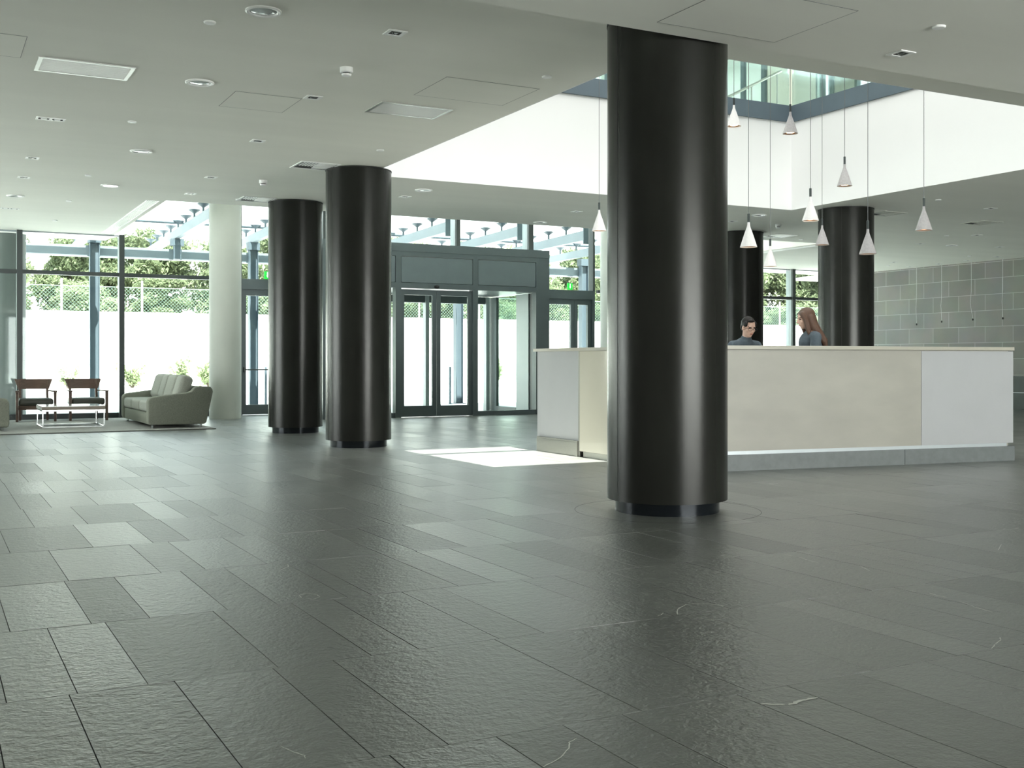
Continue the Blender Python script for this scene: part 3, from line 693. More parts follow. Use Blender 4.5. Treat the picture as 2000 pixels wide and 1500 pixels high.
def make_armchair():
    s = empty('armchair'); w = .30
    def bar(name, pts, rr, m='walnut'): return MB().tube(pts, rr, 8).build(name, M[m], s, True)
    for sx in (-1, 1):
        x = sx * (w + .0)
        m1 = MB(); m1.prism([(x - .02, 0), (x + .02, 0), (x + .024, .50), (x - .024, .50)], -.30, -.26, 'y'); m1.build('front_leg', M['walnut'], s, bevel=.004)
        m1 = MB(); a = sx * .22
        m1.prism([(.20, 0), (.24, 0), (.235, .36), (.31, .72), (.28, .72), (.19, .36)], a - .02, a + .02, 'x'); m1.build('rear_leg', M['walnut'], s, bevel=.004)
        m1 = MB(); b2 = [(x - .03, -.32), (x + .03, -.32), (a + .035 * sx + .02, .25), (a + .035 * sx - .02, .25)]
        m1.prism(b2, .50, .525, 'z'); m1.build('armrest', M['walnut'], s, bevel=.005)
    m1 = MB(); m1.box(-.28, .28, -.285, -.26, .20, .27); m1.box(-.24, .24, .20, .225, .22, .28); m1.box(-.29, -.265, -.28, .2, .21, .27); m1.box(.265, .29, -.28, .2, .21, .27)
    m1.build('seat_frame', M['walnut'], s, bevel=.003)
    MB().box(-.275, .275, -.30, .22, .27, .395).build('seat_cushion', M['dark_leather'], s, bevel=.045, seg=4)
    # broad curved back slat, wider at the top
    mb = MB(); n_ = 12; rows = []
    for (z, hw) in ((.545, .245), (.72, .31)):
        for k, th in ((0, 0), (1, .024)):
            ring = []
            for i in range(n_ + 1):
                u = -1 + 2 * i / n_; ring.append(len(mb.v)); mb.v.append(Vector((u * hw, .245 + (z - .545) * .3 + .055 * (1 - u * u) + th - .02, z)))
            rows.append(ring)
    fr0, bk0, fr1, bk1 = rows
    for i in range(n_):
        mb.quadf([fr0[i], fr0[i + 1], fr1[i + 1], fr1[i]]); mb.quadf([bk0[i + 1], bk0[i], bk1[i], bk1[i + 1]])
        mb.quadf([fr1[i], fr1[i + 1], bk1[i + 1], bk1[i]]); mb.quadf([fr0[i + 1], fr0[i], bk0[i], bk0[i + 1]])
    mb.quadf([fr0[0], fr1[0], bk1[0], bk0[0]]); mb.quadf([fr0[-1], bk0[-1], bk1[-1], fr1[-1]])
    mb.build('backrest', M['walnut'], s, True)
    return s
a0 = make_armchair(); tag(a0, 'left walnut armchair with dark seat, in front of the dark mullion', 'armchair', 'pair of walnut armchairs by the window')
a0.location = (1.70, 20.88, RZ)
dup(a0, (2.52, 20.83, RZ), R(3), 'right walnut armchair with dark seat, beside the grey sofa')

t = empty('coffee_table', (2.06, 18.92, RZ), label='low white-topped coffee table on a chrome frame, centre of the rug', cat='coffee table')
MB().box(-.46, .46, -.47, .47, .325, .335).build('table_top', M['table_top'], t)
m = MB(); m.box(-.46, .46, -.47, .47, .275, .325); m.build('table_edge', M['table_side'], t)
for x in (-.445, .445):
    for y in (-.455, .455): MB().box(x - .008, x + .008, y - .008, y + .008, 0, .262).build('leg', M['chrome'], t)
m = MB()
for z0 in (0, .253):
    zz = z0 + .02
    m.box(-.434, .434, -.464, -.446, z0 + .001, zz); m.box(-.434, .434, .446, .464, z0 + .001, zz)
    m.box(-.456, -.434, -.44, .44, z0 + .001, zz); m.box(.434, .456, -.44, .44, z0 + .001, zz)
m.build('frame_rail', M['chrome'], t)

# ------------------------------------------------------------------ pendant lamps in the void
def make_pendant(mt):
    s = empty('pendant_lamp')
    out = [(.085, 0), (.0835, .006), (.052, .105), (.034, .158), (.022, .19), (.0145, .215), (.0125, .25)]
    inn = [(.0105, .249), (.012, .215), (.030, .155), (.048, .10), (.066, .045), (.074, .012), (.078, 0)]
    MB().lathe(out + inn, n=40, close=True).build('lamp_shade', M[mt], s, True)
    MB().lathe([(.0745, .006), (.045, .012), (.045, .016), (.0745, .010)], n=32, close=True).build('reflector_ring', M['copper'], s, True)
    MB().lathe([(.0, .0135), (.044, .0135), (.044, .02), (.0, .02)], n=24).build('bulb', M['bulb'], s)
    MB().lathe([(.0125, .25), (.0125, .335), (.005, .34)], n=16).build('cap', M['cap'], s, True)
    MB().tube([(0, 0, 0), (0, 0, 1)], .0032, 6).build('cable', M['cable'], s, True)
    return s
pg = make_pendant('pendant_grey'); pw = make_pendant('pendant_white')
PEND = [  # x, y, z of rim, proto, label
 (7.09, 11.23, 2.58, 'w', 'white cone pendant lamp just left of the huge foreground column'),
 (8.50, 10.48, 3.82, 'w', 'white cone pendant touching the right side of the huge column, high up'),
 (8.78, 9.82, 3.64, 'g', 'grey cone pendant hanging highest, in front of the blue beam corner'),
 (9.33, 9.53, 3.04, 'g', 'grey cone pendant alone against the white side of the void'),
 (8.14, 8.80, 2.49, 'w', 'bright white cone pendant in front of the void corner'),
 (7.34, 8.82, 2.18, 'w', 'bright white cone pendant in front of the black column, above the seated woman'),
 (10.15, 10.76, 2.52, 'g', 'grey cone pendant just right of and below the bright white one'),
 (9.21, 10.66, 2.20, 'w', 'white cone pendant hanging lowest, over the gap with trees'),
 (8.40, 8.26, 2.11, 'g', 'grey cone pendant in front of the black column right of the desk'),
 (9.18, 8.25, 2.39, 'g', 'rightmost cone pendant, in front of the far ceiling'),
]
first = {'g': True, 'w': True}
for x, y, z, k, lab in PEND:
    p0 = pg if k == 'g' else pw
    if first[k]: o = p0; first[k] = False; o.location = (x, y, z)
    else: o = dup(p0, (x, y, z))
    tag(o, lab, 'pendant lamp', 'cone pendant lamps over the desk')
    for ch in o.children:
        if ch.name.startswith('cable'): ch.location = (0, 0, .335); ch.scale = (1, 1, ROOF - z - .335)

# ------------------------------------------------------------------ ceiling fittings
def make_spot():
    s = empty('recessed_spotlight'); a, b2 = .070, .043
    m = MB(); m.box(-a, a, -a, -b2, -.006, 0); m.box(-a, a, b2, a, -.006, 0); m.box(-a, -b2, -b2, b2, -.006, 0); m.box(b2, a, -b2, b2, -.006, 0); m.build('frame', M['trim_white'], s)
    MB().box(-b2, b2, -b2, b2, -.002, 0).build('recess', M['black'], s)
    MB().ell((0, 0, -.002), (.024, .024, .006), n=16, k=6).build('lens', M['lens'], s, True)
    return s
def make_double():
    s = empty('double_spotlight'); a, b2 = .062, .042
    m = MB(); m.box(-.13, .13, -a, -b2, -.006, 0); m.box(-.13, .13, b2, a, -.006, 0); m.box(-.13, -.11, -b2, b2, -.006, 0); m.box(.11, .13, -b2, b2, -.006, 0); m.box(-.012, .012, -b2, b2, -.006, 0); m.build('frame', M['trim_white'], s)
    MB().box(-.11, -.012, -b2, b2, -.002, 0).box(.012, .11, -b2, b2, -.002, 0).build('recess', M['black'], s)
    for x in (-.06, .06): MB().ell((x, 0, -.002), (.030, .030, .010), n=16, k=6).build('lens', M['trim_white'], s, True)
    return s
SP = [
 (2.96, 7.39, H, 'square spotlight nearest the top edge, on the left ceiling'),
 (3.04, 9.53, H, 'square spotlight between the smoke detector and the vent near the left hatch'),
 (3.12, 11.67, H, 'square spotlight on the left ceiling, third from the top in the column of spots'),
 (3.21, 14.24, H, 'square spotlight on the ceiling left of the smoke detector by the columns'),
 (3.27, 15.75, H, 'square spotlight at the ceiling edge above the white column'),
 (1.10, 13.84, H, 'square spotlight below the double white spotlight at far left'),
 (1.12, 15.34, H, 'square spotlight near the left picture edge, above the left round downlight'),
 (6.01, 14.63, H, 'square spotlight right of the second black column, under the ring speaker'),
 (8.95, 14.83, H, 'square spotlight left of the leftmost pendant lamp'),
 (5.90, 5.50, HN, 'square spotlight in the near soffit at upper right'),
 (11.84, 14.65, H, 'square spotlight beside the huge column, below the void edge'),
 (14.33, 11.60, H, 'dark square spotlight in the right ceiling, nearest the void'),
 (17.1, 14.14, H, 'dark square spotlight right of the rightmost pendant, second from the void'),
 (17.37, 15.7, H, 'dark square spotlight just right of the far black column'),
 (19.25, 15.37, H, 'dark square spotlight near the right picture edge, above the wall row'),
 (20.01, 18.87, H, 'dark square spotlight low beside the far black column'),
 (21.3, 19.57, H, 'first of the spotlights in the row along the tiled wall'),
 (21.3, 18.7, H, 'second of the spotlights in the row along the tiled wall'),
 (21.2, 17.78, H, 'third of the spotlights in the row along the tiled wall'),
 (20.97, 16.8, H, 'rightmost spotlight in the row along the tiled wall')]
sp0 = make_spot()
for i, (x, y, z, lab) in enumerate(SP):
    o = sp0 if i == 0 else dup(sp0); o.location = (x, y, z); tag(o, lab, 'spotlight', 'square recessed spotlights in the ceiling')
dd = make_double(); dd.location = (1.08, 11.55, H); tag(dd, 'white double spotlight with two lamps on the left ceiling', 'spotlight', 'double spotlights')
dup(dd, (1.16, 18.55, H), 0, 'dark double spotlight by the left picture edge near the windows')

def make_round():
    s = empty('round_downlight')
    MB().lathe([(.118, 0), (.118, -.008), (.108, -.014), (.096, -.012), (.090, -.004), (.090, 0)], n=40, close=True).build('trim_ring', M['trim_white'], s, True)
    MB().lathe([(.090, -.001), (.075, -.007), (.03, -.010), (.0, -.0105)], n=36).build('diffuser', M['lamp_glass'], s, True)
    return s
RD = [(2.00, 7.34, 'large round downlight at the top picture edge'), (2.04, 9.46, 'round downlight with a glassy blue bowl, right of the long vent'),
      (2.13, 12.84, 'round ceiling downlight below the small white cap on the left ceiling'), (1.14, 17.09, 'round ceiling light at the left picture edge'),
      (2.18, 15.52, 'lit round downlight glowing white on the left ceiling'),
      (6.00, 13.95, 'pale ring speaker in the ceiling right of the second column'), (9.10, 16.25, 'round ceiling light left of the leftmost pendant, above the lobby'),
      (11.73, 13.84, 'pale ring in the ceiling above the seated woman, right of the huge column'), (18.16, 15.61, 'round ceiling light right of the far black column')]
rd0 = make_round()
for i, (x, y, lab) in enumerate(RD):
    o = rd0 if i == 0 else dup(rd0); o.location = (x, y, H); tag(o, lab, 'downlight', 'round downlights in the ceiling')
    if i == 4:
        for ch in o.children:
            if ch.name.startswith('diffuser'):
                ch.data = ch.data.copy(); ch.data.materials[0] = M['lamp_on']

CP = [(1.74, 7.75, H, 'small round white cap left of the large downlight at the top'), (1.79, 11.3, H, 'small round white cap on the left ceiling, right of the double spotlight'),
      (1.82, 14.8, H, 'small round white cap left of the lit downlight'), (4.45, 11.55, H, 'small round white cap next to the second black column and the void edge'),
      (1.86, 17.27, H, 'small round white cap right of the round light at the left edge'), (1.91, 19.74, H, 'small round white cap nearest the left windows'),
      (4.51, 7.94, H, 'small round cap near the void corner, left of the huge column'), (5.64, 4.95, HN, 'round white cap on the near soffit, upper right'),
      (12.9, 11.33, H, 'small cap on the right ceiling above the rightmost pendant'), (16.68, 14.46, H, 'small cap on the right ceiling, level with the pendant row'),
      (20.3, 16.98, H, 'small cap near the row of spots on the tiled wall, right'), (20.6, 19.6, H, 'small cap by the far end of the tiled wall'),
      (14.72, 16.17, H, 'small white cap on the ceiling left of the grey pendant, behind the desk'), (15.05, 15.99, H, 'small white cap hidden half behind the grey pendant'),
      (3.99, 15.97, H, 'small grey cap left of the square air diffuser by the white column')]
cp0 = tag(MB().lathe([(.0, 0), (.042, 0), (.042, -.006), (.036, -.012), (.0, -.013)], n=28).build('sprinkler_cap', M['trim_white'], None, True), cat='sprinkler cap')
for i, (x, y, z, lab) in enumerate(CP):
    o = cp0 if i == 0 else dup(cp0); o.location = (x, y, z); tag(o, lab, 'sprinkler cap', 'round white caps on the ceiling')

def make_detector():
    s = empty('smoke_detector')
    MB().lathe([(.0, 0), (.052, 0), (.052, -.035), (.046, -.042), (.0, -.042)], n=32).build('base', M['trim_white'], s, True)
    MB().lathe([(.030, -.042), (.030, -.052)], n=24).build('vent_slot', M['black'], s, True)
    MB().lathe([(.040, -.052), (.036, -.066), (.0, -.072)], n=32).build('sensor_cap', M['trim_white'], s, True)
    return s
d0 = make_detector(); d0.location = (2.97, 8.45, H); tag(d0, 'white smoke detector near the top middle of the left ceiling', 'smoke detector', 'smoke detectors')
dup(d0, (3.86, 14.17, H), 0, 'white smoke detector above the first black column, near the white column')
dup(d0, (12.79, 14.6, H), 0, 'smoke detector behind the white pendants, above the seated woman')

def vent(x0, x1, y0, y1, lab, nsl, frame, slat, name='ceiling_vent', z=H):
    cx, cy = (x0 + x1) / 2, (y0 + y1) / 2; s = empty(name, (cx, cy, z), label=lab, cat='ceiling vent')
    w, d = (x1 - x0) / 2, (y1 - y0) / 2; t_ = .03
    m = MB(); m.box(-w, w, -d, -d + t_, -.008, 0); m.box(-w, w, d - t_, d, -.008, 0); m.box(-w, -w + t_, -d + t_, d - t_, -.008, 0); m.box(w - t_, w, -d + t_, d - t_, -.008, 0); m.build('frame', M[frame], s)
    MB().box(-w + t_, w - t_, -d + t_, d - t_, -.001, 0).build('backing', M['louvre'] if slat != 'black' else M['black'], s)
    m = MB()
    for i in range(nsl):
        y = -d + t_ + (2 * d - 2 * t_) * (i + .5) / nsl; hh = (2 * d - 2 * t_) / nsl * .32
        m.box(-w + t_, w - t_, y - hh, y + hh, -.005, -.0025)
    m.build('slat', M['trim_white'] if slat != 'black' else M['louvre'], s)
    return s
vent(.78, 1.49, 9.22, 9.67, 'long metal-framed ceiling vent with fine slats at upper left', 16, 'alu', 'louvre')
vent(3.63, 4.33, 9.38, 9.83, 'white slatted ceiling panel between the hatch and the second column', 22, 'alu', 'white')
def diffuser(cx, cy, lab, mt='trim_white', z=H, a=.24):
    s = empty('square_diffuser', (cx, cy, z), label=lab, cat='air diffuser', group='square air diffusers')
    m = MB(); t_ = .025; m.box(-a, a, -a, -a + t_, -.008, 0); m.box(-a, a, a - t_, a, -.008, 0); m.box(-a, -a + t_, -a + t_, a - t_, -.008, 0); m.box(a - t_, a, -a + t_, a - t_, -.008, 0); m.build('frame', M[mt], s)
    MB().box(-a + t_, a - t_, -a + t_, a - t_, -.0015, 0).build('backing', M['black'], s)
    m = MB()
    for i in range(6): x = -a + .05 + i * .034; m.box(x, x + .018, -a + .04, a - .2, -.007, -.0016)
    for i in range(6): y = -a + .055 + i * .06; m.box(0.0, a - .04, y, y + .042, -.007, -.0016)
    m.build('blade', M[mt], s)
diffuser(4.12, 12.83, 'square air diffuser in the ceiling, half behind the second black column')
diffuser(4.22, 15.86, 'square air diffuser in the ceiling above the white column and first black column')
diffuser(13.98, 15.95, 'white outlined square diffuser behind the pendants, left of the far column', 'trim_white')
diffuser(15.66, 12.86, 'square diffuser in the dim right ceiling, right of the rightmost pendant', 'louvre')
diffuser(13.35, 12.77, 'square diffuser touching the far black column on its right', 'louvre')

def hatch(x0, x1, y0, y1, lab, z=H):
    cx, cy = (x0 + x1) / 2, (y0 + y1) / 2; s = empty('access_hatch', (cx, cy, z), label=lab, cat='access hatch', group='flush access hatches in the ceiling')
    w, d = (x1 - x0) / 2, (y1 - y0) / 2
    MB().box(-w + .004, w - .004, -d + .004, d - .004, -.0017, -.0003).build('panel', M['plaster'], s)
    m = MB(); t_ = .0035; m.box(-w, w, -d, -d + t_, -.0019, -.0003); m.box(-w, w, d - t_, d, -.0019, -.0003); m.box(-w, -w + t_, -d + t_, d - t_, -.0019, -.0003); m.box(w - t_, w, -d + t_, d - t_, -.0019, -.0003); m.build('seam', M['cable'], s)
hatch(2.38, 2.97, 9.62, 10.25, 'square ceiling hatch outline left of the small spotlight')
hatch(3.79, 4.66, 8.33, 9.03, 'ceiling hatch outline right of the smoke detector, above the slatted panel')
hatch(-.3, .66, 8.71, 9.34, 'ceiling hatch outline cut by the left picture edge')
hatch(4.02, 4.96, 4.95, 5.70, 'large hatch outline in the near soffit above the huge column', HN)

def slot(x0, y0, y1, lab):
    s = empty('slot_diffuser', (x0, y0, H), label=lab, cat='air diffuser', group='linear slot diffusers beside the tall glazed strip')
    m = MB(); L3 = y1 - y0
    m.box(-.09, -.07, 0, L3, -.006, 0); m.box(.07, .09, 0, L3, -.006, 0); m.box(-.07, .07, 0, .012, -.006, 0); m.box(-.07, .07, L3 - .012, L3, -.006, 0); m.build('frame', M['trim_white'], s)
    MB().box(-.07, .07, .012, L3 - .012, -.001, 0).build('backing', M['louvre'], s)
    m = MB()
    for i in range(5): x = -.052 + i * .026; m.box(x - .005, x + .005, .012, L3 - .012, -.006, -.0011)
    m.build('slat', M['trim_white'], s)
slot(2.93, 16.68, 17.85, 'linear slot diffuser nearest the viewer, at the edge of the tall glazed strip')
slot(2.93, 17.87, 19.0, 'second linear slot diffuser along the left edge of the tall strip')
slot(2.93, 19.02, 20.15, 'third linear slot diffuser along the left edge of the tall strip')
slot(2.93, 20.17, 21.3, 'farthest linear slot diffuser, touching the window wall')
slot(15.78, 16.8, 18.6, 'linear slot diffuser behind the lowest pendants, right of the tall strip')
slot(15.78, 18.62, 21.2, 'faint slot diffuser behind the pendants, nearest the right windows')

# ------------------------------------------------------------------ outside
g = MB(); g.box(-60, 90, YF + .3, 70, -.3, -.012); g.box(-60, XL - .3, -60, YF + .3, -.3, -.012); g.box(XR + .3, 90, -60, YF + .3, -.3, -.012); g.box(XL - .3, XR + .3, -60, YB - .3, -.3, -.012)
o = g.build('paving', M['ground']); struct(o); o['label'] = 'pale sunlit paving outside the glass'
w_ = MB(); w_.box(-30, 70, 40, 40.4, -.012, 2.75); o = w_.build('retaining_wall', M['out_wall']); tag(o, 'long white retaining wall across the forecourt, bleached by the sun', 'wall')
w_ = MB(); w_.box(-30, 70, 36.2, 36.4, -.012, .22); o = w_.build('planter_kerb', M['out_wall']); tag(o, 'low white kerb in front of the shrubs outside', 'kerb')
w_ = MB(); w_.box(-30, 70, 36.4, 40, -.012, .14); o = w_.build('planting_bed', M['ground']); tag(o, 'pale planting bed between the kerb and the white wall', 'planting bed')
w_ = MB(); w_.box(-30, 70, 40.4, 60, -.012, 2.6); o = w_.build('embankment', M['soil']); tag(o, 'raised bank of earth behind the white retaining wall', 'embankment')

# chain-link fence
f0 = empty('wire_fence', (15, 40.2, 2.75), label='green chain-link fence with pale posts on top of the white wall', cat='fence')
m = MB((15, 40.2, 2.75)); x = -12.0
def strip(mb, x0, z0, x1, z1, t_=.0028):
    b = len(mb.v)
    for (xx, zz) in ((x0, z0), (x1, z1)):
        for dy_ in (-.003, .003): mb.v += [Vector((xx, 40.2 + dy_, zz - t_)), Vector((xx, 40.2 + dy_, zz + t_))]
    for q in ((0, 1, 5, 4), (2, 6, 7, 3), (1, 3, 7, 5), (0, 4, 6, 2)): mb.quadf([b + i for i in q])
while x < 50:
    strip(m, x, 2.76, x + .85, 3.61); strip(m, x + .85, 2.76, x, 3.61); x += .12
m.box(-12, 50, 40.19, 40.21, 3.60, 3.62); m.build('wire_mesh', M['fence_wire'], f0)
for i in range(24):
    x = -11.5 + i * 2.6
    MB((15, 40.2, 2.75)).tube([(x, 40.2, 2.75), (x, 40.2, 3.85)], .035, 8).build('fence_post', M['fence_post'], f0, True)

# canopy: posts, long beam, rafters with glass fittings
bmx = MB(); bmx.box(-8, 16.5, 25.68, 25.86, 3.32, 3.56); tag(bmx.build('canopy_beam', M['steel_out']), 'long pale blue horizontal beam outside, behind the canopy posts', 'beam')
def cpost(x, lab):
    e = empty('canopy_post', (x, 25.58, -.012), label=lab, cat='post', group='blue-grey canopy posts outside the glass')
    MB().box(-.10, -.085, -.09, .09, 0, 3.80).box(.085, .10, -.09, .09, 0, 3.80).box(-.085, .085, -.012, .012, 0, 3.80).build('shaft', M['steel_post'], e)
    MB().box(-.13, .13, -.11, .11, 3.62, 3.80).build('bracket', M['steel_post'], e)
    MB().box(-.16, .16, -.14, .14, 0, .015).build('base_plate', M['steel_post'], e)
cpost(3.27, 'blue-grey canopy post outside, behind the coffee table and right armchair')
cpost(6.73, 'blue-grey canopy post seen through the glass door beside the white column')
cpost(11.95, 'blue-grey canopy post seen through the lobby doors')
cpost(15.65, 'blue-grey canopy post seen through the door right of the lobby')
cpost(-.3, 'blue-grey canopy post outside beyond the left picture edge')
for x, lab in ((5.0, 'short hanger under the canopy rafter left of the white column'), (8.45, 'short canopy hanger outside behind the second black column')):
    e = empty('canopy_hanger', (x, 25.5, 3.32), label=lab, cat='post'); MB().box(-.07, .07, -.08, .08, 0, .42).build('shaft', M['steel_post'], e); MB().box(-.14, .14, -.09, .09, .30, .45).build('bracket', M['steel_post'], e)
def make_rafter():
    s = empty('canopy_rafter'); y0, y1 = 0, 7.3
    MB().prism([(y0, .0), (y1, -.18), (y1, -.34), (y0, -.22)], -.06, .06, 'x').build('beam', M['steel_out'], s)
    for i in range(8):
        y = .95 + .84 * i; z = -.025 * y
        MB().lathe([(.022, z), (.022, z + .11), (.11, z + .17), (.125, z + .185), (.125, z + .195), (.0, z + .195)], (0, y, 0), n=14).build('glass_fitting', M['steel_post'], s, True)
    MB().box(-.1, .1, -.01, .02, -.32, .12).build('end_plate', M['steel_post'], s)
    return s
rf = make_rafter()
RL = [(1.5, 'canopy rafter outside the left windows, farthest left'), (3.23, 'canopy rafter outside above the grey sofa, second from the left'), (5.0, 'canopy rafter with cup fittings just left of the white column'),
      (6.73, 'canopy rafter with cup fittings between the white and first black columns'), (8.4, 'canopy rafter outside hidden mostly by the second black column'),
      (10.03, 'canopy rafter ending at the first mullion above the lobby'), (11.78, 'canopy rafter ending at the second mullion above the lobby'), (13.5, 'canopy rafter right of the lobby, behind the leftmost pendant'), (15.3, 'canopy rafter outside farthest right, behind the huge column')]
for i, (x, lab) in enumerate(RL):
    o = rf if i == 0 else dup(rf); o.location = (x, YF + .3, 4.06); tag(o, lab, 'canopy rafter', 'pale blue canopy rafters outside')
e = tag(MB().tube([(-2, 25.35, 4.12), (18, 25.35, 4.12)], .035, 10).build('canopy_tube', M['steel_post'], None, True), 'thin steel tube crossing above the canopy rafters', 'tube')
for x, y, lab in ((6.95, 25.3, 'grey bollard pipe outside the glass door beside the white column'), (11.55, 25.2, 'thin grey bollard pipe outside the right sliding door')):
    e = empty('bollard', (x, y, -.012), label=lab, cat='bollard', group='thin grey bollards outside')
    MB().tube([(0, 0, 0), (0, 0, .93)], .028, 12).build('pipe', M['steel_post'], e, True); MB().lathe([(.06, 0), (.06, .01)], n=16).build('base_plate', M['steel_post'], e)
# overhang beyond the right windows
e = empty('terrace_awning', (20.5, 24, 3.0), label='white sloping terrace awning seen through the right windows', cat='awning')
MB((20.5, 24, 3.0)).prism([(22.3, 3.32), (23.6, 3.28), (23.6, 3.34), (22.3, 3.38)], 21.2, 26.5, 'x').build('panel', M['out_wall'], e)
MB((20.5, 24, 3.0)).box(22.1, 25.0, 23.4, 23.5, 2.98, 3.18).build('fascia', M['steel_out'], e)
MB((20.5, 24, 3.0)).box(22.5, 22.56, 23.42, 23.48, 3.18, 3.30).build('hanger', M['steel_out'], e)
for x in (24.9, 26.3): MB((20.5, 24, 3.0)).box(x, x + .08, 23.45, 23.53, -.012, 3.29).build('post', M['steel_out'], e)
# trees
def tree_proto(seed, h, w, mt, nleaf, ls, blobs):
    rr = random.Random(seed); e = empty('pine_tree')
    cr = MB(); cs = []
    for _ in range(blobs):
        a = rr.uniform(0, 2 * math.pi); z = rr.uniform(.12, .95); rad = w * (1 - .55 * abs(z - .45) * 1.6) * rr.uniform(.2, .9)
        cs.append((Vector((rad * math.cos(a), rad * math.sin(a), z * h)), rr.uniform(.35, .7) * w * .55))
    for _ in range(nleaf):
        c, r_ = rr.choice(cs)
        d_ = Vector((rr.gauss(0, 1), rr.gauss(0, 1), rr.gauss(0, .8))).normalized() * r_ * rr.uniform(.6, 1.05)
        p = c + d_; l_ = ls * rr.uniform(.6, 1.4)
        rot = Euler((rr.uniform(-1.1, 1.1), rr.uniform(-1.1, 1.1), rr.uniform(0, 6.3))).to_matrix()
        b = len(cr.v)
        for q in ((-.5 * l_, 0, 0), (0, -.22 * l_, .03), (.6 * l_, 0, -.04 * l_), (0, .22 * l_, .03)): cr.v.append(p + rot @ Vector(q))
        cr.quadf([b, b + 1, b + 2, b + 3])
    me_o = cr.build('foliage', mt, e)
    tr = MB(); tr.tube([(0, 0, 0), (.1, 0, h * .3), (0, .05, h * .6), (.05, 0, h * .85)], [.16, .13, .09, .04], 8)
    for _ in range(6):
        c, r_ = rr.choice(cs); tr.tube([(0, 0, max(.3, c.z - .8)), (c.x * .5, c.y * .5, c.z - .3), c], [.06, .04, .015], 6)
    tr.build('trunk', M['bark'], e, True)
    return e
tp = [tree_proto(1, 4.2, 2.1, M['leaf_a'], 11000, .25, 40), tree_proto(2, 3.6, 2.3, M['leaf_b'], 11000, .24, 40), tree_proto(3, 4.8, 2.0, M['leaf_a'], 11000, .24, 44)]
used = [False] * 3
TL = [(-1.5, 45, 0, .95), (1.6, 46, 1, 1.0), (4.9, 44.5, 2, .72), (8.0, 46, 0, .86), (11.0, 45, 1, .84), (13.6, 46.5, 2, .80), (16.2, 45, 0, .78), (19.2, 46, 1, .92), (22.0, 45, 0, .88),
      (24.8, 46, 1, .98), (27.4, 45, 2, .78), (30.2, 46, 0, .95), (33.2, 45, 1, 1.0), (36.0, 45, 0, 1.15), (39.2, 46, 2, 1.1), (42.5, 45, 0, 1.25), (45.6, 46, 1, 1.3), (49.0, 46, 0, 1.25),
      (6.4, 49, 0, .9), (20.5, 49.5, 2, .9), (31.5, 49, 1, 1.1), (41, 50, 0, 1.4), (47, 50, 2, 1.2)]
TW = ['behind the left armchair windows, leftmost', 'above the left armchair', 'above the coffee table window', 'behind the window between the mullion and white column', 'left of the white column', 'behind the white column',
      'seen through the glass door by the white column', 'behind the first black column', 'behind the second black column', 'through the left sliding door', 'through the right sliding door', 'through the lobby side glass',
      'through the lobby and the right-hand door', 'through the door right of the lobby', 'behind the white column by the desk end', 'behind the huge column', 'through the window above the two women', 'through the window beside the far column',
      'at the back, above the coffee table window', 'at the back, behind the second black column', 'at the back, right of the lobby', 'at the back behind the huge column', 'at the back behind the two women']
for (x, y, k, sc), wh in zip(TL, TW):
    if not used[k]: o = tp[k]; used[k] = True
    else: o = dup(tp[k])
    o.location = (x, y, 2.5); o.scale = (sc * 1.05, sc, sc); o.rotation_euler = (0, 0, (x * 1.7) % 6.28)
    tag(o, 'sunlit green tree on the bank ' + wh, 'tree', 'trees behind the white wall')
# low bushes right behind the fence
for i in range(22):
    x = -6 + i * 2.75
    o = dup(tp[i % 3]); o.location = (x, 42.6, 2.3); q = .62 + .1 * ((i * 7) % 5) / 5; o.scale = (q * 1.15, q * .8, q * .62); o.rotation_euler = (0, 0, i * 1.3)
    o.name = 'hedge_bush'
    tag(o, 'low leafy bush directly behind the chain-link fence, at fence height', 'bush', 'low bushes behind the fence')
# shrubs at the foot of the wall
def shrub_proto(seed, h, w, nleaf):
    rr = random.Random(seed); m_ = MB()
    st = MB()
    for s_ in range(9):
        a = rr.uniform(0, 6.28); tip = Vector((w * .5 * math.cos(a) * rr.random(), w * .5 * math.sin(a) * rr.random(), h * rr.uniform(.6, 1)))
        st.tube([(0, 0, 0), tip * .5, tip], [.012, .008, .004], 5)
        for q in range(nleaf // 9):
            p = tip * rr.uniform(.3, 1.0) + Vector((rr.gauss(0, .06), rr.gauss(0, .06), rr.gauss(0, .04))); l_ = rr.uniform(.07, .13)
            rot = Euler((rr.uniform(-1, 1), rr.uniform(-1, 1), rr.uniform(0, 6.3))).to_matrix(); b = len(m_.v)
            for qq in ((-.5 * l_, 0, 0), (0, -.25 * l_, 0), (.5 * l_, 0, 0), (0, .25 * l_, 0)): m_.v.append(p + rot @ Vector(qq))
            m_.quadf([b, b + 1, b + 2, b + 3])
    e = empty('low_shrub'); m_.build('foliage', M['leaf_c'], e); st.build('stem', M['bark'], e); return e
sh = [shrub_proto(5, .70, .9, 800), shrub_proto(6, .85, .8, 700)]
us = [False, False]; rr = random.Random(3)
SL = [(2.3, 0), (4.1, 1), (6.0, 0), (7.6, 1), (8.6, 0), (11.2, 0), (12.1, 1), (14.5, 1), (19.3, 0), (20.2, 0), (21.0, 1), (21.9, 0), (23.1, 1), (24.0, 0), (24.9, 1), (26.4, 1), (27.3, 0), (30.1, 1), (31.0, 0), (33, 0)]
SW = ['just right of the left armchair back', 'between the two armchairs', 'left of the canopy post', 'right of the canopy post', 'left of the dark window mullion', 'right of the dark window mullion', 'left of the sofa cushions', 'right of the sofa cushions, by the white column',
      'at the left edge of the left sliding door', 'second from the left in the left sliding door', 'in the middle of the left sliding door', 'at the right of the left sliding door', 'at the left of the right sliding door', 'beside the bollard', 'right of the bollard', 'right of the lobby canopy post', 'left in the fixed lobby pane', 'middle of the fixed lobby pane', 'right in the fixed lobby pane', 'at the far right of the lobby']
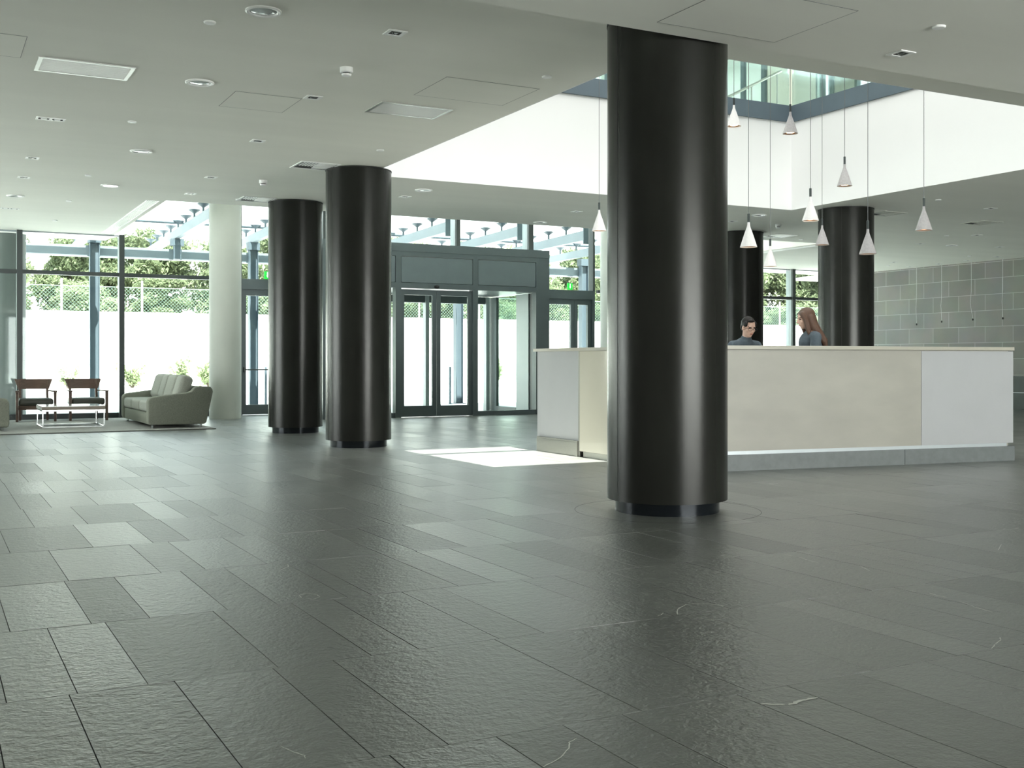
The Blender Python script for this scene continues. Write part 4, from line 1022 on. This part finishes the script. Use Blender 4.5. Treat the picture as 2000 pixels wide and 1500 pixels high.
for (x, k), wh in zip(SL, SW):
    if not us[k]: o = sh[k]; us[k] = True
    else: o = dup(sh[k])
    o.location = (x, 38.2 + rr.uniform(-.4, .4), .135); o.rotation_euler = (0, 0, rr.uniform(0, 6)); q = rr.uniform(1.2, 1.6); o.scale = (q, q, q)
    tag(o, 'small green shrub at the white wall, ' + wh, 'shrub', 'shrubs in the planting bed outside')

# ------------------------------------------------------------------ the two women behind the desk
class Fig:
    def __init__(s): s.m = MB()
    def cap(s, p0, r0, p1, r1):
        p0, p1 = Vector(p0), Vector(p1)
        s.m.ell(p0, (r0,) * 3, n=14, k=8); s.m.ell(p1, (r1,) * 3, n=14, k=8); s.m.tube([p0, p1], [r0, r1], 14); return s
    def chain(s, pts, rs):
        for i in range(len(pts) - 1): s.cap(pts[i], rs[i], pts[i + 1], rs[i + 1])
        return s
    def ell(s, c, r, rot=None): s.m.ell(c, r, rot, n=20, k=14); return s
    def build(s, name, mt, parent, voxel=.009, sm=4):
        tmp = s.m.build('tmp', mt)
        md = tmp.modifiers.new('r', 'REMESH'); md.mode = 'VOXEL'; md.voxel_size = voxel; md.use_smooth_shade = True
        ms = tmp.modifiers.new('s', 'SMOOTH'); ms.factor = .5; ms.iterations = sm
        dg = bpy.context.evaluated_depsgraph_get(); me = bpy.data.meshes.new_from_object(tmp.evaluated_get(dg)); me.name = name
        bpy.data.objects.remove(tmp)
        me.materials.clear(); me.materials.append(mt if not isinstance(mt, list) else mt[0])
        for p in me.polygons: p.use_smooth = True; p.material_index = 0
        o = bpy.data.objects.new(name, me); C.objects.link(o); o.parent = parent; return o

def hand(F, wrist, d, side, up=Vector((0, 0, 1)), curl=.5):
    """palm, four bent fingers of different length and a thumb from the side of the palm"""
    d = d.normalized(); x = d.cross(up).normalized(); n_ = x.cross(d).normalized()
    pal = wrist + d * .075
    F.m.ell(wrist + d * .045, (.040, .030, .016), rot=Matrix((x, d, n_)).transposed().to_quaternion().to_euler(), n=14, k=8)
    F.cap(wrist, .023, wrist + d * .05, .020)
    for i, (o_, ln) in enumerate(((-.030, .062), (-.010, .072), (.010, .067), (.030, .052))):
        b = pal + x * o_ * side * .95; k1 = b + d * ln * .45 - n_ * ln * .12 * curl; k2 = k1 + d * ln * .32 - n_ * ln * .35 * curl; k3 = k2 + d * ln * .16 - n_ * ln * .38 * curl
        F.chain([b - d * .02, k1, k2, k3], [.0095, .0088, .008, .0068])
    tb = wrist + d * .025 - x * .030 * side
    F.chain([tb, tb + d * .030 - x * .022 * side, tb + d * .058 - x * .022 * side - n_ * .010], [.0125, .0105, .0085])

def head(F, c, rot):
    """skull, jaw, nose, ears; local +Y is the face"""
    mx = rot.to_matrix()
    def P(v): return c + mx @ Vector(v)
    F.ell(P((0, -.012, .025)), (.073, .090, .088), rot); F.ell(P((0, .022, -.035)), (.056, .062, .074), rot)
    F.ell(P((0, .052, -.088)), (.026, .024, .020), rot)
    F.chain([P((0, .082, .008)), P((0, .098, -.022))], [.008, .012]); F.ell(P((0, .084, -.030)), (.016, .010, .009), rot)
    F.ell(P((0, .078, -.056)), (.024, .010, .010), rot)
    for s_ in (-1, 1):
        F.ell(P((s_ * .074, -.008, -.012)), (.009, .017, .029), rot); F.ell(P((s_ * .040, .050, -.022)), (.022, .022, .022), rot)
        F.ell(P((s_ * .030, .072, .026)), (.022, .010, .007), rot)
    return P
def paint_face(o, P, rot):
    me = o.data; me.materials.append(M['lips']); me.materials.append(M['eye'])
    spots = [(P((0, .086, -.056)), .020, .0085, 1)] + [(P((s_ * .030, .078, .006)), .013, .006, 2) for s_ in (-1, 1)] + [(P((s_ * .031, .078, .026)), .019, .0045, 2) for s_ in (-1, 1)]
    mi = rot.to_matrix().transposed()
    for p in me.polygons:
        for c, a, b, k in spots:
            d = mi @ (p.center - c)
            if (d.x / a) ** 2 + (d.z / b) ** 2 < 1 and abs(d.y) < .03: p.material_index = k; break

def woman_seated():
    w = empty('person', (8.785, 10.70, 0), R(168), label='woman with black pinned-up hair and glasses, leaning and looking down behind the desk', cat='person')
    rot = Euler((R(-20), 0, R(6)))
    F = Fig(); hc = Vector((0, .20, 1.44))
    P = head(F, hc, rot)
    F.chain([(0, .13, 1.26), P((0, -.02, -.05))], [.052, .050])
    F.chain([(0, -.08, .92), (0, .0, 1.05), (0, .08, 1.20), (0, .12, 1.25)], [.125, .115, .12, .09])
    for s_ in (-1, 1):
        F.chain([(s_ * .05, .1, 1.23), (s_ * .155, .10, 1.215), (s_ * .215, .17, 1.03), (s_ * .09, .36, 1.145)], [.06, .048, .036, .024])
        F.chain([(s_ * .09, -.08, .90), (s_ * .10, -.04, .50), (s_ * .10, -.10, .09)], [.085, .055, .036])
        F.chain([(s_ * .10, -.12, .045), (s_ * .11, .06, .035)], [.036, .028])
        hand(F, Vector((s_ * .085, .37, 1.15)), Vector((-s_ * .35, .9, .12)), s_, curl=.8)
    b = F.build('body', M['skin'], w, .006, 3); paint_face(b, P, rot)
    J = Fig()
    J.chain([(0, -.08, .90), (0, .0, 1.05), (0, .08, 1.19), (0, .12, 1.235)], [.145, .132, .137, .10])
    for s_ in (-1, 1): J.chain([(s_ * .05, .1, 1.23), (s_ * .16, .10, 1.222), (s_ * .218, .17, 1.03), (s_ * .105, .34, 1.14)], [.070, .062, .048, .036])
    J.chain([(0, .115, 1.25), (0, .135, 1.305)], [.074, .066])
    J.build('jacket', M['jacket'], w, .008, 4)
    T_ = Fig()
    for s_ in (-1, 1): T_.chain([(s_ * .08, -.08, .90), (s_ * .10, -.04, .50), (s_ * .10, -.10, .10)], [.115, .078, .062])
    T_.build('trousers', M['trousers'], w, .012, 3)
    for s_ in (-1, 1): Fig().chain([(s_ * .10, -.13, .045), (s_ * .11, .075, .038)], [.045, .036]).build('shoe', M['shoe'], w, .012, 2)
    Hh = Fig(); Hh.ell(P((0, -.030, .044)), (.081, .088, .084), rot); Hh.ell(P((0, -.060, .0)), (.072, .055, .075), rot)
    for s_ in (-1, 1): Hh.ell(P((s_ * .066, .012, .045)), (.016, .045, .035), rot)
    Hh.ell(P((-.03, -.115, .05)), (.038, .034, .042), rot); Hh.ell(P((.02, .055, .098)), (.05, .025, .018), rot)
    Hh.build('hair', M['hair_black'], w, .007, 3)
    G = MB(); mx = rot.to_matrix()
    for s_ in (-1, 1):
        pts = []
        for i in range(21):
            t_ = 2 * math.pi * i / 20; pts.append(P((s_ * .033 + .027 * math.cos(t_), .098 - abs(.033 + .027 * math.cos(t_) * 1) * .12, .003 + .016 * math.sin(t_))))
        G.tube(pts, .0022, 6); G.tube([P((s_ * .060, .090, .006)), P((s_ * .078, .0, .004))], .002, 6)
    G.tube([P((-.007, .097, .006)), P((.007, .097, .006))], .002, 6)
    G.build('glasses', M['black'], w, True)
    return w
woman_seated()

def woman_standing():
    w = empty('person', (8.72, 9.42, 0), R(62), label='woman with long brown hair in a blue-grey top, turned left, standing behind the desk', cat='person')
    rot = Euler((R(-12), 0, R(0)))
    F = Fig(); hc = Vector((0, .06, 1.505))
    P = head(F, hc, rot)
    F.chain([(0, -.01, 1.34), P((0, -.02, -.06))], [.052, .048])
    F.chain([(0, -.02, .90), (0, .0, 1.06), (0, .0, 1.25), (0, -.01, 1.33)], [.13, .105, .12, .075])
    for s_ in (-1, 1):
        F.chain([(s_ * .05, -.01, 1.33), (s_ * .16, -.015, 1.305), (s_ * .195, .02, 1.06), (s_ * .14, .24, 1.00)], [.055, .047, .036, .024])
        F.chain([(s_ * .085, -.02, .88), (s_ * .09, .0, .48), (s_ * .09, -.03, .09)], [.085, .055, .036])
        F.chain([(s_ * .09, -.05, .045), (s_ * .10, .12, .035)], [.036, .028])
        hand(F, Vector((s_ * .135, .25, 1.0)), Vector((-s_ * .3, .95, .0)), s_, curl=.6)
    b = F.build('body', M['skin'], w, .006, 3); paint_face(b, P, rot)
    J = Fig(); J.chain([(0, -.02, .88), (0, .0, 1.06), (0, .0, 1.24), (0, -.01, 1.30)], [.15, .125, .137, .10])
    for s_ in (-1, 1): J.chain([(s_ * .05, -.01, 1.31), (s_ * .165, -.015, 1.30), (s_ * .20, .02, 1.06), (s_ * .15, .215, 1.0)], [.068, .060, .048, .036])
    J.build('top', M['jacket'], w, .008, 4)
    T_ = Fig()
    for s_ in (-1, 1): T_.chain([(s_ * .08, -.02, .88), (s_ * .09, .0, .48), (s_ * .09, -.03, .10)], [.115, .078, .062])
    T_.build('trousers', M['trousers'], w, .012, 3)
    for s_ in (-1, 1): Fig().chain([(s_ * .09, -.06, .045), (s_ * .10, .135, .038)], [.045, .036]).build('shoe', M['shoe'], w, .012, 2)
    Hh = Fig(); Hh.ell(P((0, -.022, .040)), (.084, .094, .086), rot); Hh.ell(P((0, -.05, -.01)), (.082, .070, .09), rot)
    for s_ in (-1, 1):
        Hh.chain([P((s_ * .055, .035, .06)), P((s_ * .078, .02, -.02)), P((s_ * .080, .02, -.11)), Vector((s_ * .095, .03, 1.32))], [.030, .024, .026, .020])
        Hh.chain([P((s_ * .06, -.04, .0)), P((s_ * .075, -.055, -.10)), Vector((s_ * .09, -.12, 1.26)), Vector((s_ * .075, -.155, 1.15))], [.045, .048, .042, .014])
    Hh.chain([P((0, -.06, .0)), P((0, -.075, -.10)), Vector((0, -.13, 1.27)), Vector((0, -.16, 1.14))], [.06, .055, .05, .016])
    Hh.build('hair', M['hair_brown'], w, .007, 3)
    return w
woman_standing()
# paper in the first woman's hands
o = MB().box(-.09, .09, -.065, .065, 0, .002).build('paper_sheet', M['paper']); o.location = (8.705, 10.17, 1.195); o.rotation_euler = (R(-14), R(4), R(-8))
tag(o, 'pale sheet of paper in the hands of the woman with glasses', 'paper')
